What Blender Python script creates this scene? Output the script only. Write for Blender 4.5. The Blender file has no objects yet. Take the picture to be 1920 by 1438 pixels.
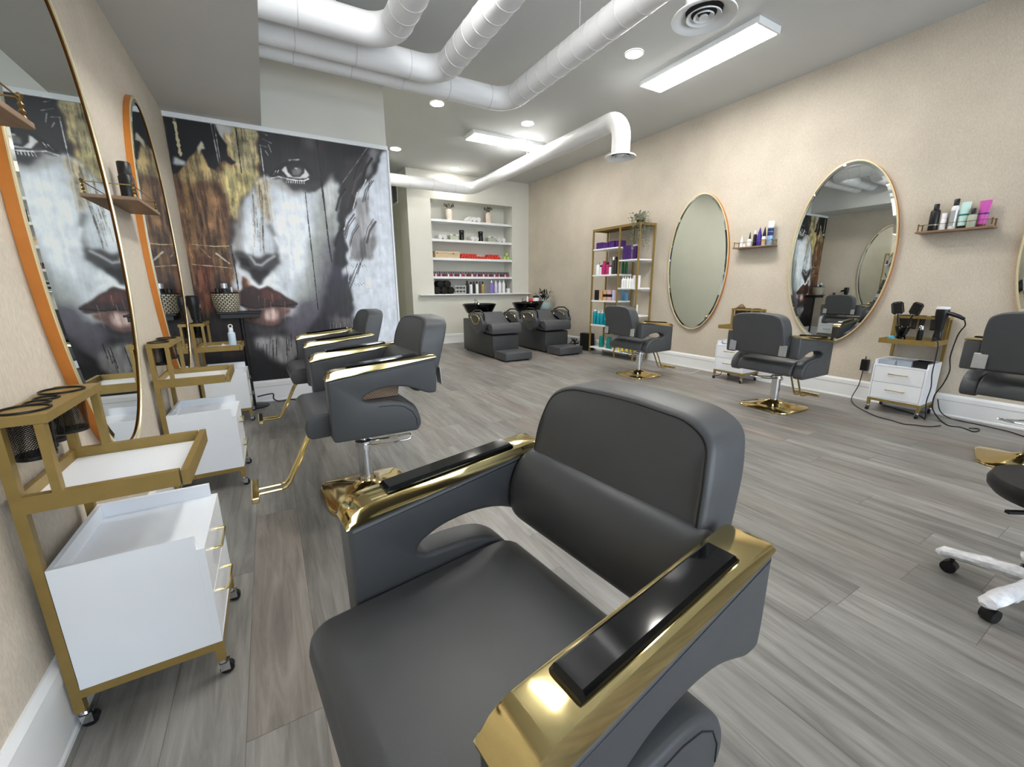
import bpy, bmesh, math, random
import numpy as np
from mathutils import Vector, Matrix
random.seed(7)
PI = math.pi
C = bpy.context.scene.collection
HC = 1.12                                   # camera height
WL, WR, WB, CEIL, YM, YF = -0.575, 5.018, 7.936, 3.214, 4.753, -2.2

# ------------------------------------------------------------------ materials
def lin(c):
    o = []
    for v in c:
        v = v / 255.0
        o.append(v / 12.92 if v <= 0.04045 else ((v + 0.055) / 1.055) ** 2.4)
    return o
MATS = {}
def mat(name, col, rough=0.5, metal=0.0, emit=None, estr=0.0, coat=0.0, var=0.0, vscale=20.0, bump=0.0, bscale=200.0, trans=0.0, ior=1.45, alpha=1.0, spec=0.5, vvec=(1, 1, 1)):
    if name in MATS: return MATS[name]
    m = bpy.data.materials.new(name); m.use_nodes = True
    nt = m.node_tree; b = nt.nodes['Principled BSDF']
    c = lin(col)
    b.inputs['Base Color'].default_value = (*c, 1)
    b.inputs['Roughness'].default_value = rough
    b.inputs['Metallic'].default_value = metal
    b.inputs['Coat Weight'].default_value = coat
    b.inputs['Coat Roughness'].default_value = 0.08
    b.inputs['Transmission Weight'].default_value = trans
    b.inputs['IOR'].default_value = ior
    b.inputs['Alpha'].default_value = alpha
    b.inputs['Specular IOR Level'].default_value = spec
    if emit is not None:
        b.inputs['Emission Color'].default_value = (*lin(emit), 1)
        b.inputs['Emission Strength'].default_value = estr
    if var or bump:
        tc = nt.nodes.new('ShaderNodeTexCoord'); mp = nt.nodes.new('ShaderNodeMapping')
        mp.inputs['Scale'].default_value = vvec
        nt.links.new(tc.outputs['Object'], mp.inputs['Vector'])
    if var:
        n = nt.nodes.new('ShaderNodeTexNoise'); n.inputs['Scale'].default_value = vscale; n.inputs['Detail'].default_value = 5
        nt.links.new(mp.outputs['Vector'], n.inputs['Vector'])
        r = nt.nodes.new('ShaderNodeMapRange'); r.inputs[1].default_value = .3; r.inputs[2].default_value = .7
        r.inputs[3].default_value = 1 - var; r.inputs[4].default_value = 1 + var
        nt.links.new(n.outputs[0], r.inputs[0])
        mx = nt.nodes.new('ShaderNodeVectorMath'); mx.operation = 'SCALE'; mx.inputs[0].default_value = c
        nt.links.new(r.outputs[0], mx.inputs['Scale']); nt.links.new(mx.outputs[0], b.inputs['Base Color'])
    if bump:
        n2 = nt.nodes.new('ShaderNodeTexNoise'); n2.inputs['Scale'].default_value = bscale; n2.inputs['Detail'].default_value = 3
        nt.links.new(mp.outputs['Vector'], n2.inputs['Vector'])
        bp = nt.nodes.new('ShaderNodeBump'); bp.inputs['Strength'].default_value = bump; bp.inputs['Distance'].default_value = .002
        nt.links.new(n2.outputs[0], bp.inputs['Height']); nt.links.new(bp.outputs[0], b.inputs['Normal'])
    MATS[name] = m
    return m

def floor_material():
    m = bpy.data.materials.new('vinyl_planks'); m.use_nodes = True
    nt = m.node_tree; b = nt.nodes['Principled BSDF']; N = nt.nodes.new; K = nt.links.new
    tc = N('ShaderNodeTexCoord'); sp = N('ShaderNodeSeparateXYZ'); K(tc.outputs['Object'], sp.inputs[0])
    def M(op, a, c=None):
        n = N('ShaderNodeMath'); n.operation = op
        for i, v in enumerate((a, c)):
            if v is None: continue
            if isinstance(v, (int, float)): n.inputs[i].default_value = v
            else: K(v, n.inputs[i])
        return n.outputs[0]
    xs = M('DIVIDE', sp.outputs[0], .182); ix = M('FLOOR', xs); fx = M('FRACT', xs)
    w1 = N('ShaderNodeTexWhiteNoise'); w1.noise_dimensions = '1D'; K(ix, w1.inputs['W'])
    ys = M('ADD', M('DIVIDE', sp.outputs[1], 1.22), M('MULTIPLY', w1.outputs[0], 7.0)); iy = M('FLOOR', ys); fy = M('FRACT', ys)
    cb = N('ShaderNodeCombineXYZ'); K(ix, cb.inputs[0]); K(iy, cb.inputs[1])
    w2 = N('ShaderNodeTexWhiteNoise'); w2.noise_dimensions = '2D'; K(cb.outputs[0], w2.inputs['Vector'])
    # grain, long in Y, shifted per plank
    cg = N('ShaderNodeCombineXYZ'); K(M('MULTIPLY', sp.outputs[0], 26.0), cg.inputs[0]); K(M('MULTIPLY', sp.outputs[1], 2.2), cg.inputs[1]); K(M('MULTIPLY', w2.outputs[0], 40.0), cg.inputs[2])
    g = N('ShaderNodeTexNoise'); g.inputs['Scale'].default_value = 1.0; g.inputs['Detail'].default_value = 8; g.inputs['Roughness'].default_value = .65; g.inputs['Distortion'].default_value = .6
    K(cg.outputs[0], g.inputs['Vector'])
    cg2 = N('ShaderNodeCombineXYZ'); K(M('MULTIPLY', sp.outputs[0], 6.0), cg2.inputs[0]); K(M('MULTIPLY', sp.outputs[1], 1.1), cg2.inputs[1]); K(M('MULTIPLY', w2.outputs[0], 17.0), cg2.inputs[2])
    g2 = N('ShaderNodeTexNoise'); g2.inputs['Scale'].default_value = 1.0; g2.inputs['Detail'].default_value = 4; K(cg2.outputs[0], g2.inputs['Vector'])
    rp = N('ShaderNodeValToRGB'); e = rp.color_ramp.elements
    e[0].position = .30; e[0].color = (*lin((84, 81, 78)), 1); e[1].position = .72; e[1].color = (*lin((168, 165, 161)), 1)
    x = e.new(.5); x.color = (*lin((130, 127, 123)), 1)
    K(M('ADD', M('MULTIPLY', g.outputs[0], .62), M('MULTIPLY', g2.outputs[0], .38)), rp.inputs[0])
    # plank tone: some pinkish brown, some grey
    rt = N('ShaderNodeValToRGB'); rt.color_ramp.interpolation = 'LINEAR'; t = rt.color_ramp.elements
    t[0].position = 0; t[0].color = (.80, .80, .80, 1); t[1].position = 1; t[1].color = (1.0, .90, .86, 1)
    y = t.new(.35); y.color = (1.02, 1.02, 1.01, 1); y = t.new(.7); y.color = (.90, .90, .89, 1)
    K(w2.outputs[0], rt.inputs[0])
    mu = N('ShaderNodeMixRGB'); mu.blend_type = 'MULTIPLY'; mu.inputs[0].default_value = 1; K(rp.outputs[0], mu.inputs[1]); K(rt.outputs[0], mu.inputs[2])
    gap = M('MAXIMUM', M('LESS_THAN', fx, .012), M('LESS_THAN', fy, .0022))
    m2 = N('ShaderNodeMixRGB'); m2.inputs[2].default_value = (.06, .055, .05, 1); K(M('MULTIPLY', gap, .55), m2.inputs[0]); K(mu.outputs[0], m2.inputs[1])
    K(m2.outputs[0], b.inputs['Base Color'])
    rr = N('ShaderNodeMapRange'); rr.inputs[3].default_value = .30; rr.inputs[4].default_value = .48; K(g.outputs[0], rr.inputs[0]); K(rr.outputs[0], b.inputs['Roughness'])
    bp = N('ShaderNodeBump'); bp.inputs['Strength'].default_value = .12; bp.inputs['Distance'].default_value = .002; K(g.outputs[0], bp.inputs['Height']); K(bp.outputs[0], b.inputs['Normal'])
    return m

def fabric_wall(name, col):
    m = bpy.data.materials.new(name); m.use_nodes = True
    nt = m.node_tree; b = nt.nodes['Principled BSDF']; N = nt.nodes.new; K = nt.links.new
    tc = N('ShaderNodeTexCoord')
    n = N('ShaderNodeTexNoise'); n.inputs['Scale'].default_value = 2.2; n.inputs['Detail'].default_value = 6; K(tc.outputs['Object'], n.inputs['Vector'])
    mp = N('ShaderNodeMapping'); mp.inputs['Scale'].default_value = (260, 260, 60); K(tc.outputs['Object'], mp.inputs['Vector'])
    n2 = N('ShaderNodeTexNoise'); n2.inputs['Scale'].default_value = 1; n2.inputs['Detail'].default_value = 3; K(mp.outputs[0], n2.inputs['Vector'])
    a = N('ShaderNodeMath'); a.operation = 'MULTIPLY_ADD'; K(n2.outputs[0], a.inputs[0]); a.inputs[1].default_value = .6; 
    k = N('ShaderNodeMath'); k.operation = 'MULTIPLY'; K(n.outputs[0], k.inputs[0]); k.inputs[1].default_value = .4; K(k.outputs[0], a.inputs[2])
    rp = N('ShaderNodeValToRGB'); e = rp.color_ramp.elements; c = lin(col)
    e[0].position = .34; e[0].color = (*[v * .84 for v in c], 1); e[1].position = .66; e[1].color = (*[min(1, v * 1.13) for v in c], 1)
    K(a.outputs[0], rp.inputs[0]); K(rp.outputs[0], b.inputs['Base Color'])
    b.inputs['Roughness'].default_value = .75; b.inputs['Specular IOR Level'].default_value = .25
    bp = N('ShaderNodeBump'); bp.inputs['Strength'].default_value = .2; bp.inputs['Distance'].default_value = .002; K(n2.outputs[0], bp.inputs['Height']); K(bp.outputs[0], b.inputs['Normal'])
    return m

def mesh_metal(name, col, n=44.0, rows=170.0, thr=.30):
    """black diamond wire mesh with real see-through holes"""
    m = bpy.data.materials.new(name); m.use_nodes = True
    nt = m.node_tree; b = nt.nodes['Principled BSDF']; N = nt.nodes.new; K = nt.links.new
    b.inputs['Base Color'].default_value = (*lin(col), 1); b.inputs['Roughness'].default_value = .35; b.inputs['Metallic'].default_value = .6
    tc = N('ShaderNodeTexCoord'); sp = N('ShaderNodeSeparateXYZ'); K(tc.outputs['Object'], sp.inputs[0])
    def MM(op, a, c=None):
        q = N('ShaderNodeMath'); q.operation = op
        for i, v in enumerate((a, c)):
            if v is None: continue
            if isinstance(v, (int, float)): q.inputs[i].default_value = v
            else: K(v, q.inputs[i])
        return q.outputs[0]
    u = MM('MULTIPLY', MM('DIVIDE', MM('ARCTAN2', sp.outputs[1], sp.outputs[0]), 6.2832), n); v = MM('MULTIPLY', sp.outputs[2], rows)
    K(MM('MAXIMUM', MM('LESS_THAN', MM('FRACT', MM('ADD', u, v)), thr), MM('LESS_THAN', MM('FRACT', MM('SUBTRACT', u, v)), thr)), b.inputs['Alpha'])
    return m

def weave(name, c1, c2, n=18.0, rows=90.0, box=False):
    """over-under weave laid round the basket"""
    m = bpy.data.materials.new(name); m.use_nodes = True
    nt = m.node_tree; b = nt.nodes['Principled BSDF']; N = nt.nodes.new; K = nt.links.new
    tc = N('ShaderNodeTexCoord'); sp = N('ShaderNodeSeparateXYZ'); K(tc.outputs['Object'], sp.inputs[0])
    def MM(op, a, c=None):
        q = N('ShaderNodeMath'); q.operation = op
        for i, v in enumerate((a, c)):
            if v is None: continue
            if isinstance(v, (int, float)): q.inputs[i].default_value = v
            else: K(v, q.inputs[i])
        return q.outputs[0]
    if box: u = MM('MULTIPLY', MM('ADD', sp.outputs[0], sp.outputs[1]), 1.0)
    else: u = MM('DIVIDE', MM('ARCTAN2', sp.outputs[1], sp.outputs[0]), 6.2832)
    cb = N('ShaderNodeCombineXYZ'); K(MM('MULTIPLY', u, n), cb.inputs[0]); K(MM('MULTIPLY', sp.outputs[2], rows), cb.inputs[1])
    br = N('ShaderNodeTexBrick'); br.inputs['Scale'].default_value = 1.0; br.inputs['Color1'].default_value = (*lin(c1), 1)
    br.inputs['Color2'].default_value = (*[v * .8 for v in lin(c1)], 1); br.inputs['Mortar'].default_value = (*lin(c2), 1)
    br.inputs['Mortar Size'].default_value = .16; br.inputs['Mortar Smooth'].default_value = .3; br.inputs['Brick Width'].default_value = 1.0; br.inputs['Row Height'].default_value = 1.0
    K(cb.outputs[0], br.inputs['Vector']); K(br.outputs[0], b.inputs['Base Color']); b.inputs['Roughness'].default_value = .6
    return m

M = dict(
    floor=floor_material(),
    wall=fabric_wall('beige_wallpaper', (202, 192, 177)),
    cream=mat('cream_paint', (216, 215, 206), .6, var=.02, vscale=3),
    greenpaint=mat('hall_paint', (206, 206, 192), .6, var=.02, vscale=3),
    ceil=mat('ceiling_paint', (196, 198, 197), .7, var=.02, vscale=2),
    soff=mat('soffit_paint', (204, 204, 201), .7, var=.02, vscale=2),
    trim=mat('white_trim', (236, 238, 240), .35, var=.01, vscale=8),
    duct=mat('duct_white', (232, 233, 235), .38, var=.02, vscale=6, bump=.05, bscale=30),
    seam=mat('duct_seam', (205, 207, 210), .4, var=.02),
    leather=mat('grey_leather', (74, 76, 79), .42, bump=.12, bscale=700, var=.03, vscale=12),
    leather2=mat('dark_grey_leather', (62, 63, 65), .42, bump=.12, bscale=700, var=.03, vscale=12),
    piping=mat('black_piping', (22, 22, 24), .5, var=.05),
    gold=mat('polished_gold', (222, 202, 144), .09, 1.0, var=.03, vscale=9),
    goldbase=mat('gold_base_plate', (222, 196, 134), .10, 1.0, var=.04, vscale=9),
    brass=mat('satin_gold_frame', (148, 124, 70), .45, .35, var=.06, vscale=30),
    copper=mat('copper_side', (204, 128, 56), .4, .3, var=.05, vscale=20),
    goldrim=mat('pale_gold_rim', (238, 224, 184), .3, .6, var=.03),
    chrome=mat('chrome', (222, 224, 228), .08, 1.0, var=.01),
    plate=mat('brushed_plate', (190, 192, 194), .35, .7, var=.03, vscale=60),
    gloss=mat('gloss_black', (5, 6, 8), .07, 0, coat=.25, var=.02, spec=.35),
    black=mat('black_plastic', (18, 18, 20), .38, var=.05, vscale=30),
    matblack=mat('matt_black', (14, 14, 15), .8, var=.1, vscale=40, bump=.3, bscale=120),
    white=mat('white_laminate', (236, 240, 246), .3, var=.01, vscale=10),
    whitebot=mat('white_plastic', (236, 236, 238), .3, var=.01, vscale=20),
    mirror=mat('mirror_glass', (226, 230, 228), .0, 1.0, var=.002),
    lamp=mat('lamp_panel', (255, 255, 255), .5, emit=(255, 253, 248), estr=22.0),
    down=mat('lamp_lens', (255, 255, 255), .5, emit=(255, 250, 240), estr=85.0),
    mesh=mesh_metal('wire_mesh', (14, 14, 15)),
    basket=weave('black_white_weave', (205, 196, 172), (16, 16, 18), 20.0, 62.0),
    wicker=weave('wicker_weave', (190, 162, 138), (110, 88, 72), 75.0, 130.0, True),
    glass=mat('clear_glass', (235, 245, 245), .02, trans=1.0, ior=1.3, var=.001),
    tealglass=mat('pale_teal_glass', (190, 214, 214), .08, var=.03, alpha=.85),
    plastic=mat('clear_plastic_box', (196, 206, 220), .15, alpha=.55, var=.02),
    wrap=mat('plastic_wrap', (222, 222, 226), .25, var=.12, vscale=60, bump=.9, bscale=60, spec=.8),
    wood=mat('walnut_shelf', (132, 106, 82), .5, var=.18, vscale=8, vvec=(8, 1, 8)),
    woodbox=mat('pale_wood_box', (206, 184, 152), .5, var=.1, vscale=8, vvec=(1, 8, 8)),
    antique=mat('antique_brass', (140, 116, 72), .35, .9, var=.08),
    purple=mat('purple_pack', (72, 34, 112), .35, var=.05), violet=mat('violet_bottle', (60, 44, 140), .3, var=.05),
    lilac=mat('lilac_bottle', (142, 124, 200), .3, var=.04), palelilac=mat('pale_lilac_bottle', (206, 200, 226), .3, var=.03),
    magenta=mat('magenta_bottle', (178, 34, 104), .3, var=.05), pink=mat('pink_tube', (198, 82, 172), .3, var=.05),
    teal=mat('teal_bottle', (14, 142, 158), .25, var=.05), tealdark=mat('teal_pack', (10, 120, 112), .35, var=.05),
    mint=mat('mint_tube', (196, 226, 222), .3, var=.04), green=mat('green_tube', (28, 104, 62), .3, var=.05),
    blue=mat('blue_pack', (112, 168, 206), .35, var=.05), navy=mat('navy_print', (34, 46, 96), .4, var=.04),
    spray=mat('pale_blue_can', (150, 186, 222), .25, .2, var=.05), tan=mat('tan_pack', (196, 158, 120), .4, var=.05),
    rose=mat('rose_pack', (206, 168, 170), .4, var=.05), red=mat('red_plastic', (214, 62, 48), .4, var=.06),
    redmat=mat('wine_tube', (120, 52, 72), .4, var=.06), lime=mat('lime_tub', (184, 206, 110), .4, var=.05),
    goldbot=mat('gold_bottle', (178, 156, 104), .3, .4, var=.05), yellow=mat('yellow_pack', (214, 196, 60), .4, var=.05),
    towel=mat('white_towel', (236, 236, 236), .9, var=.06, vscale=60, bump=.6, bscale=150),
    cream2=mat('ceramic_vase', (222, 206, 194), .5, var=.08, vscale=15), boxgreen=mat('sage_box', (178, 184, 166), .6, var=.05),
    leaf=mat('dusty_leaf', (96, 100, 74), .6, var=.2, vscale=30), darkleaf=mat('dark_leaf', (20, 22, 18), .5, var=.3, vscale=30),
    greyleaf=mat('grey_green_leaf', (132, 138, 118), .6, var=.15, vscale=30), stem=mat('brown_stem', (84, 62, 44), .6, var=.1),
    vent=mat('vent_dark', (40, 39, 38), .6, var=.05), cable=mat('black_cable', (12, 12, 13), .45, var=.05),
    whitecable=mat('white_cable', (226, 226, 224), .45, var=.03), bluewhite=mat('pale_blue_bottle', (196, 216, 232), .3, var=.05),
    aqua=mat('aqua_glass', (70, 150, 176), .15, var=.08), brown=mat('brown_leather', (110, 84, 60), .5, var=.1),
    stoolseat=mat('black_vinyl_seat', (26, 26, 28), .45, bump=.1, bscale=500, var=.05),
)

# ------------------------------------------------------------------ mesh helpers
class MB:
    def __init__(s): s.bm = bmesh.new()
    def box(s, c, d, rot=None, taper=None):
        hx, hy, hz = d[0] / 2, d[1] / 2, d[2] / 2
        vs = []
        for z in (-hz, hz):
            k = 1.0 if (taper is None or z < 0) else taper
            for x, y in ((-hx, -hy), (hx, -hy), (hx, hy), (-hx, hy)):
                v = Vector((x * k, y * k, z))
                if rot is not None: v = rot @ v
                vs.append(s.bm.verts.new(v + Vector(c)))
        for f in ((3, 2, 1, 0), (4, 5, 6, 7), (0, 1, 5, 4), (1, 2, 6, 5), (2, 3, 7, 6), (3, 0, 4, 7)):
            s.bm.faces.new([vs[i] for i in f])
        return s
    def bx(s, x0, x1, y0, y1, z0, z1): return s.box(((x0 + x1) / 2, (y0 + y1) / 2, (z0 + z1) / 2), (abs(x1 - x0), abs(y1 - y0), abs(z1 - z0)))
    def rings(s, rings, cap0=True, cap1=True, closed=True):
        R = [[s.bm.verts.new(Vector(p)) for p in r] for r in rings]
        n = len(R[0])
        for a, b in zip(R[:-1], R[1:]):
            for i in range(n if closed else n - 1):
                j = (i + 1) % n
                s.bm.faces.new((a[i], a[j], b[j], b[i]))
        if cap0: s.bm.faces.new(list(reversed(R[0])))
        if cap1: s.bm.faces.new(R[-1])
        return s
    def tube(s, path, r, seg=10, closed=False, rad=None):
        P = [Vector(p) for p in path]; n = len(P); up = None; rings = []
        for i in range(n):
            if closed: t = P[(i + 1) % n] - P[i - 1]
            else: t = P[min(i + 1, n - 1)] - P[max(i - 1, 0)]
            t.normalize()
            if up is None:
                up = Vector((0, 0, 1)) if abs(t.z) < .9 else Vector((1, 0, 0))
            u = (up - t * up.dot(t)).normalized(); w = t.cross(u); up = u
            rr = rad[i] if rad else r
            rings.append([P[i] + (u * math.cos(a) + w * math.sin(a)) * rr for a in [2 * PI * k / seg for k in range(seg)]])
        if closed:
            rings.append(rings[0]); return s.rings(rings, False, False)
        return s.rings(rings)
    def cyl(s, a, b, r, seg=20, r2=None):
        a, b = Vector(a), Vector(b)
        return s.tube([a, b], r, seg, rad=[r, r if r2 is None else r2])
    def lathe(s, prof, c=(0, 0, 0), seg=24, sx=1.0, sy=1.0, cap0=True, cap1=True):
        return s.rings([[(c[0] + r * sx * math.cos(2 * PI * k / seg), c[1] + r * sy * math.sin(2 * PI * k / seg), c[2] + z) for k in range(seg)] for r, z in prof], cap0, cap1)
    def prism(s, pts, a, b, plane='xz'):
        def T(p, t):
            return {'xz': (p[0], t, p[1]), 'xy': (p[0], p[1], t), 'yz': (t, p[0], p[1])}[plane]
        return s.rings([[T(p, a) for p in pts], [T(p, b) for p in pts]])
    def sphere(s, c, r, seg=12, sz=1.0):
        k = seg // 2
        return s.lathe([(max(1e-4, r * math.sin(PI * i / k)), -r * sz * math.cos(PI * i / k)) for i in range(k + 1)], c, seg)
    def build(s, name, m, parent=None, loc=None, smooth=True, bevel=0.0, bseg=2, angle=40, subsurf=0):
        bmesh.ops.recalc_face_normals(s.bm, faces=s.bm.faces)
        me = bpy.data.meshes.new(name); s.bm.to_mesh(me); s.bm.free()
        o = bpy.data.objects.new(name, me); C.objects.link(o)
        for mm in (m if isinstance(m, (list, tuple)) else [m]): me.materials.append(mm)
        if smooth:
            me.polygons.foreach_set('use_smooth', [True] * len(me.polygons)); me.set_sharp_from_angle(angle=math.radians(angle))
        if loc is not None: o.location = loc
        if parent is not None: o.parent = parent
        if bevel:
            b = o.modifiers.new('bevel', 'BEVEL'); b.width = bevel; b.segments = bseg; b.limit_method = 'ANGLE'; b.angle_limit = math.radians(35)
            b.harden_normals = False
        if subsurf:
            b = o.modifiers.new('sub', 'SUBSURF'); b.levels = subsurf; b.render_levels = subsurf
        return o

def thing(name, label, cat, loc=(0, 0, 0), rotz=0.0, group=None):
    o = bpy.data.objects.new(name, None); C.objects.link(o); o.empty_display_size = .1
    o.location = loc; o.rotation_euler = (0, 0, rotz)
    o['label'] = label; o['category'] = cat
    if group: o['group'] = group
    return o
def tag(o, label, cat, group=None, kind=None):
    o['label'] = label; o['category'] = cat
    if group: o['group'] = group
    if kind: o['kind'] = kind
    return o
def struct(name, mb, m, smooth=False, **k):
    o = mb.build(name, m, smooth=smooth, **k); o['kind'] = 'structure'; return o
KIDS = {}
def kids(o): return [c for c in bpy.data.objects if c.parent == o]
def dup(root, loc, rotz=0.0, label=None, group=None, lift=0.0, skip=()):
    r = root.copy(); C.objects.link(r); r.location = loc; r.rotation_euler = (0, 0, rotz)
    if label: r['label'] = label
    if group: r['group'] = group
    for ch in kids(root):
        if ch.name.split('.')[0] in skip: continue
        c = ch.copy(); C.objects.link(c); c.parent = r
        for g in kids(ch):
            d = g.copy(); C.objects.link(d); d.parent = c
    return r
def arc(cx, cy, r, a0, a1, n): return [(cx + r * math.cos(a0 + (a1 - a0) * i / n), cy + r * math.sin(a0 + (a1 - a0) * i / n)) for i in range(n + 1)]

# ------------------------------------------------------------------ setting
struct('floor', MB().bx(WL - .1, WR + .1, YF - .1, 9.7, -.1, 0), M['floor'])
struct('ceiling', MB().bx(WL - .1, WR + .1, YF - .1, 9.7, CEIL, CEIL + .1), M['ceil'])
struct('wall_left', MB().bx(WL - .1, WL, YF - .1, YM, 0, CEIL), M['wall'])
struct('wall_right', MB().bx(WR, WR + .1, YF - .1, 9.7, 0, CEIL), M['wall'])
struct('wall_soffit', MB().bx(WL, .135, YF, YM, 2.545, CEIL), M['soff'])
struct('wall_middle', MB().bx(WL - .1, 1.255, YM, YM + .12, 0, CEIL), M['cream'])
struct('wall_hall_left', MB().bx(1.155, 1.255, YM + .12, 9.6, 0, CEIL), M['greenpaint'])
struct('wall_hall_end', MB().bx(1.155, 2.5, 9.6, 9.7, 0, CEIL), M['greenpaint'])
struct('wall_hall_right', MB().bx(2.404, 2.5, WB + .5, 9.6, 0, CEIL), M['greenpaint'])
NX0, NX1, NZ0, NZ1, ND = 2.842, 4.607, .985, 2.735, .36
w = MB()
w.bx(2.404, NX0, WB, WB + .5, 0, CEIL).bx(NX1, WR, WB, WB + .5, 0, CEIL).bx(NX0, NX1, WB, WB + .5, 0, NZ0 - .03).bx(NX0, NX1, WB, WB + .5, NZ1, CEIL).bx(NX0, NX1, WB + ND, WB + .5, NZ0 - .03, NZ1)
struct('wall_back', w, M['cream'])
# front wall with three shop windows behind the camera
w = MB(); w.bx(WL - .1, WR + .1, YF - .1, YF, 2.75, CEIL).bx(WL - .1, WR + .1, YF - .1, YF, 0, .35)
wx = [(-.35, 1.35), (1.5, 3.1), (3.25, 4.85)]
for a, b in ((WL - .1, -.35), (1.35, 1.5), (3.1, 3.25), (4.85, WR + .1)): w.bx(a, b, YF - .1, YF, .35, 2.75)
struct('wall_front', w, M['cream'])
gm = bpy.data.materials.new('window_pane'); gm.use_nodes = True
nt = gm.node_tree; nt.nodes.remove(nt.nodes['Principled BSDF']); t_ = nt.nodes.new('ShaderNodeBsdfTransparent'); g_ = nt.nodes.new('ShaderNodeBsdfGlossy'); g_.inputs['Roughness'].default_value = .02
fr = nt.nodes.new('ShaderNodeFresnel'); fr.inputs[0].default_value = 1.45; mx = nt.nodes.new('ShaderNodeMixShader')
nt.links.new(fr.outputs[0], mx.inputs[0]); nt.links.new(t_.outputs[0], mx.inputs[1]); nt.links.new(g_.outputs[0], mx.inputs[2]); nt.links.new(mx.outputs[0], nt.nodes['Material Output'].inputs[0])
for i, (a, b) in enumerate(wx):
    f = MB(); f.bx(a, a + .05, YF - .08, YF - .02, .35, 2.75).bx(b - .05, b, YF - .08, YF - .02, .35, 2.75).bx(a + .05, b - .05, YF - .08, YF - .02, .35, .41).bx(a + .05, b - .05, YF - .08, YF - .02, 2.69, 2.75)
    wo = struct('window_%d' % (i + 1), f, M['black'])
    MB().bx(a + .05, b - .05, YF - .055, YF - .045, .41, 2.69).build('pane', gm, wo, smooth=False)
# baseboards: stepped profile (cap, body, shoe)
def baseboard(name, axis, a, b, wall, sgn, h=.192):
    prof = [(0, 0), (.0165, 0), (.0165, .012), (.013, .020), (.0115, h * .70), (.0155, h * .73), (.0145, h * .9), (.006, h), (0, h)]
    mb = MB()
    if axis == 'y': mb.rings([[(wall + sgn * p, t, z) for p, z in prof] for t in (a, b)])
    else: mb.rings([[(t, wall + sgn * p, z) for p, z in prof] for t in (a, b)])
    return struct(name, mb, M['trim'])
baseboard('baseboard_left', 'y', YF, YM, WL, 1, .215)
baseboard('baseboard_right', 'y', YF, WB, WR, -1)
baseboard('baseboard_middle', 'x', WL + .03, 1.255, YM, -1, .215)
baseboard('baseboard_back', 'x', 2.404, WR - .03, WB, -1)
# niche shelves and sill
for i, z in enumerate((2.386, 2.024, 1.678, 1.325)):
    tag(MB().bx(NX0, NX1, WB + .01, WB + ND, z - .045, z).build('recessed_shelf', M['trim'], smooth=False, bevel=.003),
        ['top white shelf board of the wall recess, under the two vases', 'second white shelf board of the wall recess, under towels and black jars',
         'third white shelf board of the wall recess, under the wooden box', 'lowest white shelf board of the wall recess, under the row of small tubes'][i], 'shelf', 'shelf boards in the wall recess')
tag(MB().bx(2.52, WR - .002, WB - .11, WB - .0005, .962, .985).bx(NX0 + .002, NX1 - .002, WB, WB + ND - .001, .962, .985).build('counter_sill', M['trim'], smooth=False, bevel=.004), 'long white counter sill below the wall recess', 'counter')
# register vent high on the hall wall
v = thing('wall_vent', 'white framed return air grille high on the hallway wall', 'vent', (2.404, 8.72, 2.95))
MB().bx(-.012, -.0005, -.2, .2, -.24, -.21).bx(-.012, -.0005, -.2, .2, .21, .24).bx(-.012, -.0005, -.2, -.17, -.21, .21).bx(-.012, -.0005, .17, .2, -.21, .21).build('frame', M['trim'], v, smooth=False)
s_ = MB()
for i in range(12): s_.box((-.007, 0, -.19 + i * .0345), (.003, .34, .022), Matrix.Rotation(.6, 3, 'Y'))
s_.build('louver', M['seam'], v, smooth=False)
MB().bx(-.004, -.0005, -.17, .17, -.21, .21).build('backing', M['vent'], v, smooth=False)

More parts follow.
